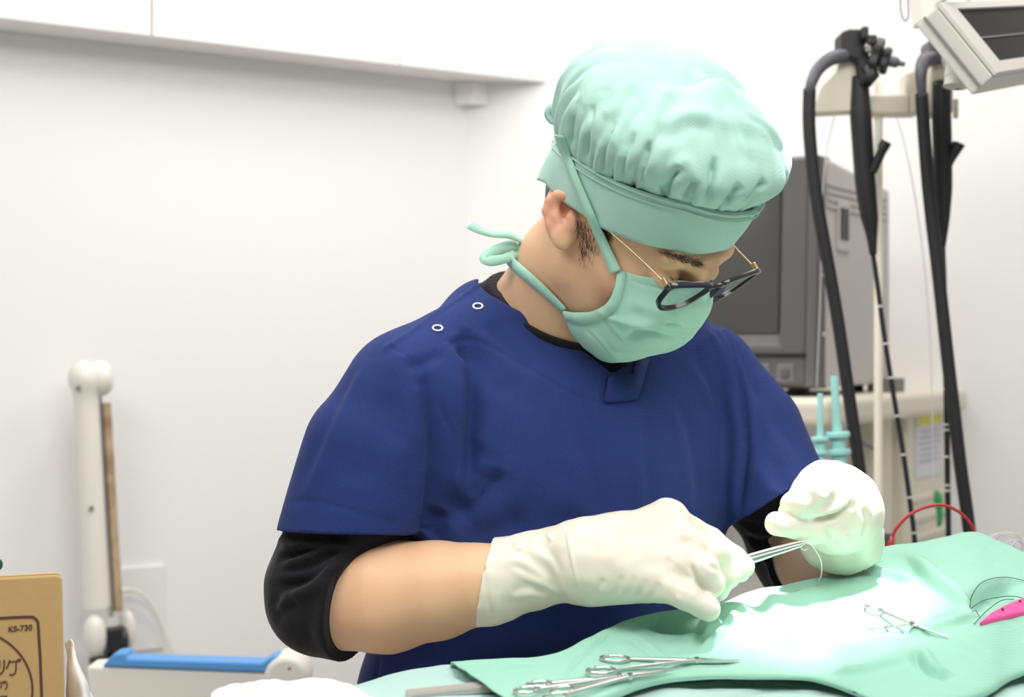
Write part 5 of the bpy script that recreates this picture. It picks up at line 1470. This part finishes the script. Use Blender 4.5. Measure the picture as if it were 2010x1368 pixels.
pair_tool('hemostat', 'steel clamp along the drape hem, lower left of the scissors', 'forceps', (1058, 1352), (1034, 1366), (1215, 1341), (1306, 1324), .004, None, 'steel clamps on the cloths', ring=.0105)
pair_tool('hemostat', 'steel clamp cut off by the bottom edge, just below the scissors', 'forceps', (1104, 1368), (1090, 1384), (1236, 1346), (1322, 1328), .006, None, 'steel clamps on the cloths', ring=.0105)
pair_tool('hemostat', 'small shining steel clamp lying on the brightly lit part of the drape', 'forceps', (1722, 1239), (1716, 1202), (1790, 1236), (1862, 1258), .003, ds, 'steel clamps on the cloths', r=.0014, ring=.0098)
# ribbed handle at the bottom edge
a = on_cloth(800, 1374, .004, ts); b = on_cloth(986, 1354, .004, ts); ax = unit(b - a); sd = unit(np.cross(ax, (0, 0, 1))); up_ = np.cross(sd, ax)
rt = empty('ribbed_retractor', (a + b) / 2, 'flat grey ribbed steel handle lying along the bottom edge, left of the clamps', 'instrument')
L_ = np.linalg.norm(b - a)
MB().box((a + b) / 2, L_, .016, .005, np.stack([ax, sd, up_], 1), .0008).build('handle', M['lightgrey'], rt)
rb = MB()
for k in range(60): rb.box(a + ax * L_ * (k + .5) / 60, L_ / 60 * .5, .016, .0066, np.stack([ax, sd, up_], 1))
rb.build('ribbing', M['lightgrey'], rt)
MB().prism([b - sd * .0055, b + sd * .0055, b + ax * .014 + sd * .003, b + ax * .018 - sd * .004], up_ * .0015).build('blade', M['white'], rt)
# gauze pile
gz_ = [[(410, 1380, 1.30), (450, 1372, 1.30), (500, 1366, 1.30), (570, 1362, 1.30), (640, 1360, 1.30), (700, 1366, 1.30), (735, 1378, 1.30)],
       [(418, 1366, 1.25), (450, 1354, 1.245), (500, 1347, 1.24), (570, 1342, 1.24), (640, 1341, 1.24), (692, 1350, 1.245), (726, 1372, 1.25)],
       [(416, 1384, 1.21), (450, 1368, 1.20), (505, 1360, 1.19), (575, 1356, 1.19), (645, 1354, 1.19), (700, 1366, 1.20), (730, 1388, 1.21)],
       [(410, 1420, 1.16), (450, 1410, 1.15), (505, 1400, 1.14), (575, 1398, 1.14), (645, 1400, 1.14), (705, 1412, 1.15), (736, 1424, 1.16)]]
g = patch([[at(*p) for p in r] for r in gz_], 12, 14)
gs = Surf(g.reshape(-1, 3), grid_faces(*g.shape[:2])); gs.noise(.006, 28, 9); gs.noise(.0025, 80, 4)
for pts in ([(430, 1360), (520, 1362), (620, 1352), (700, 1358)], [(480, 1352), (560, 1356), (660, 1366)], [(600, 1345), (650, 1358), (690, 1366)]): gs.fold(pts, .003, .004, 'w')
gs.refresh(); go = gs.obj('gauze_pile', M['gauze']); go.modifiers.new('thickness', 'SOLIDIFY').thickness = .002
tag(go, 'rumpled heap of white gauze at the bottom edge, left of the teal cloth', 'gauze')
# needle holder in the right hand
J = at(1452, 1103, 1.378); Tn = at(1582, 1064, 1.372); ax = unit(Tn - J); sd = unit(np.cross(ax, (0, 1, .3))); dn = np.cross(ax, sd)
nh = empty('needle_holder', J, 'steel needle holder gripped in the near glove, jaws pointing to the other hand', 'needle holder')
Ln = np.linalg.norm(Tn - J)
for s in (1, -1):
    mb = MB()
    P = [J - ax * .006 + sd * .0019 * s, J + ax * .012 + sd * .0023 * s, J + ax * Ln * .5 + sd * .0020 * s, J + ax * Ln * .85 + sd * .0014 * s, Tn + sd * .0005 * s]
    mb.tube(spline(P, 5), np.interp(np.linspace(0, 1, 21), [0, .2, .6, .85, 1], [.0021, .0025, .0023, .0018, .0007]), 10, flat=1.2)
    Rr = at(1335 + 4 * s, 1116 + 22 * s, 1.404)
    mb.tube(spline([J - ax * .004, J - ax * .02 + dn * .006, (J + Rr) / 2 + dn * .008, Rr + (J - Rr) * .12], 5), .0017, 8)
    mb.tube([Rr + .010 * (math.cos(a) * ax + .8 * math.sin(a) * sd) for a in np.linspace(0, 2 * math.pi, 24, endpoint=False)], .0014, 8, closed=True)
    mb.build('jaw_arm', M['steel'], nh, smooth=True, angle=50)
MB().lathe([(.0022, -.003), (.0026, 0), (.0022, .003)], J, dn, 12).build('pivot_screw', M['steel'], nh, angle=40)
# sutures
th_ = MB().tube(spline([at(1574, 1066, 1.372), at(1586, 1064, 1.37), at(1602, 1082, 1.37), at(1612, 1104, 1.385), at(1612, 1128, 1.41), on_cloth(1604, 1150, .001, ds)], 8), .00055, 6)
th_.tube(spline([at(1576, 1068, 1.372), at(1573, 1076, 1.37), at(1580, 1080, 1.37), at(1586, 1076, 1.37)], 6), .00035, 5)
tag(th_.build('suture_thread', M['thread'], smooth=True), 'fine white suture thread hanging from the needle holder tip to the drape', 'thread')
dk = [[(1904, 1198), (1908, 1180), (1929, 1156), (1971, 1144), (2014, 1146)], [(1906, 1200), (1935, 1190), (1985, 1183), (2014, 1182)], [(1908, 1207), (1915, 1213), (1922, 1216)], [(1912, 1231), (1935, 1214), (1965, 1192), (1990, 1182)]]
for i, (pts, lb) in enumerate(zip(dk, ('dark suture thread arching highest over the right side of the drape', 'dark suture thread running straight to the right edge above the pink pad', 'very short dark thread end in the fold left of the pink pad', 'dark suture thread crossing the tip of the pink pad'))):
    tag(MB().tube(spline([on_cloth(u, v, .003 + .004 * math.sin(math.pi * k / (len(pts) - 1)), ds) for k, (u, v) in enumerate(pts)], 8), .00038, 6).build('dark_thread', M['dark_thread'], smooth=True), lb, 'thread', 'dark threads on the drape')
tag(MB().tube(spline([on_cloth(u, v, .0012, ds) for u, v in ((1545, 1166), (1572, 1160), (1600, 1154), (1628, 1146))], 6), [.0003] * 4 + [.0007] * 12 + [.0004] * 3, 6).build('suture_needle', M['brown'], smooth=True), 'thin dark suture needle on the bright crest of the drape', 'needle')
# pink pad at the right edge
pg = [on_cloth(u, v, .001, ds) for u, v in ((1922, 1233), (1946, 1213), (1971, 1199), (2030, 1174), (2040, 1206), (2000, 1214), (1957, 1224))]
c = np.mean(pg, 0)
pd_ = MB().prism(pg, (0, 0, .005)).build('pink_needle_pad', M['pink'], bevel=.0015)
tag(pd_, 'bright pink foam pad lying on the drape at the right edge', 'pad')
for (u, v) in ((1968, 1211), (2002, 1195)): MB().lathe([(.0012, 0), (.0012, .003)], on_cloth(u, v, .0055, ds), (0, 0, 1), 8).build('pin_hole', M['ink'], pd_)
# red lead behind the drape
rl = empty('red_lead', at(1750, 1078, 1.66), 'thin red cable arching up behind the far edge of the drape', 'cable')
MB().tube(spline([at(u, v, 1.66) for u, v in ((1752, 1052), (1762, 1034), (1786, 1010), (1815, 996), (1848, 991), (1880, 1003), (1902, 1024), (1914, 1048), (1918, 1080))], 8), .0019, 10).build('wire', M['red'], rl, smooth=True)
MB().tube([at(1743, 1084, 1.66), at(1748, 1068, 1.66), at(1752, 1052, 1.66)], [.0048, .0036, .0024], 12).build('plug', M['red'], rl, smooth=True)
# coil of clear tubing at the right edge
cl = MB(); rg = random.Random(2)
for k in range(7):
    cc = at(1975 + rg.uniform(-16, 22), 1082 + rg.uniform(-8, 16), 1.72 + rg.uniform(-.01, .01)); rx = rg.uniform(18, 44) * 1.72 / FPX; rz = rg.uniform(18, 38) * 1.72 / FPX
    cl.tube([cc + np.array([rx * math.cos(a), .006 * math.sin(2 * a + k), rz * math.sin(a)]) for a in np.linspace(0, 2 * math.pi, 40, endpoint=False)], .0011, 6, closed=True)
tag(cl.build('tubing_coil', M['clear'], smooth=True), 'loose coil of thin clear tubing behind the drape at the right edge', 'tubing')
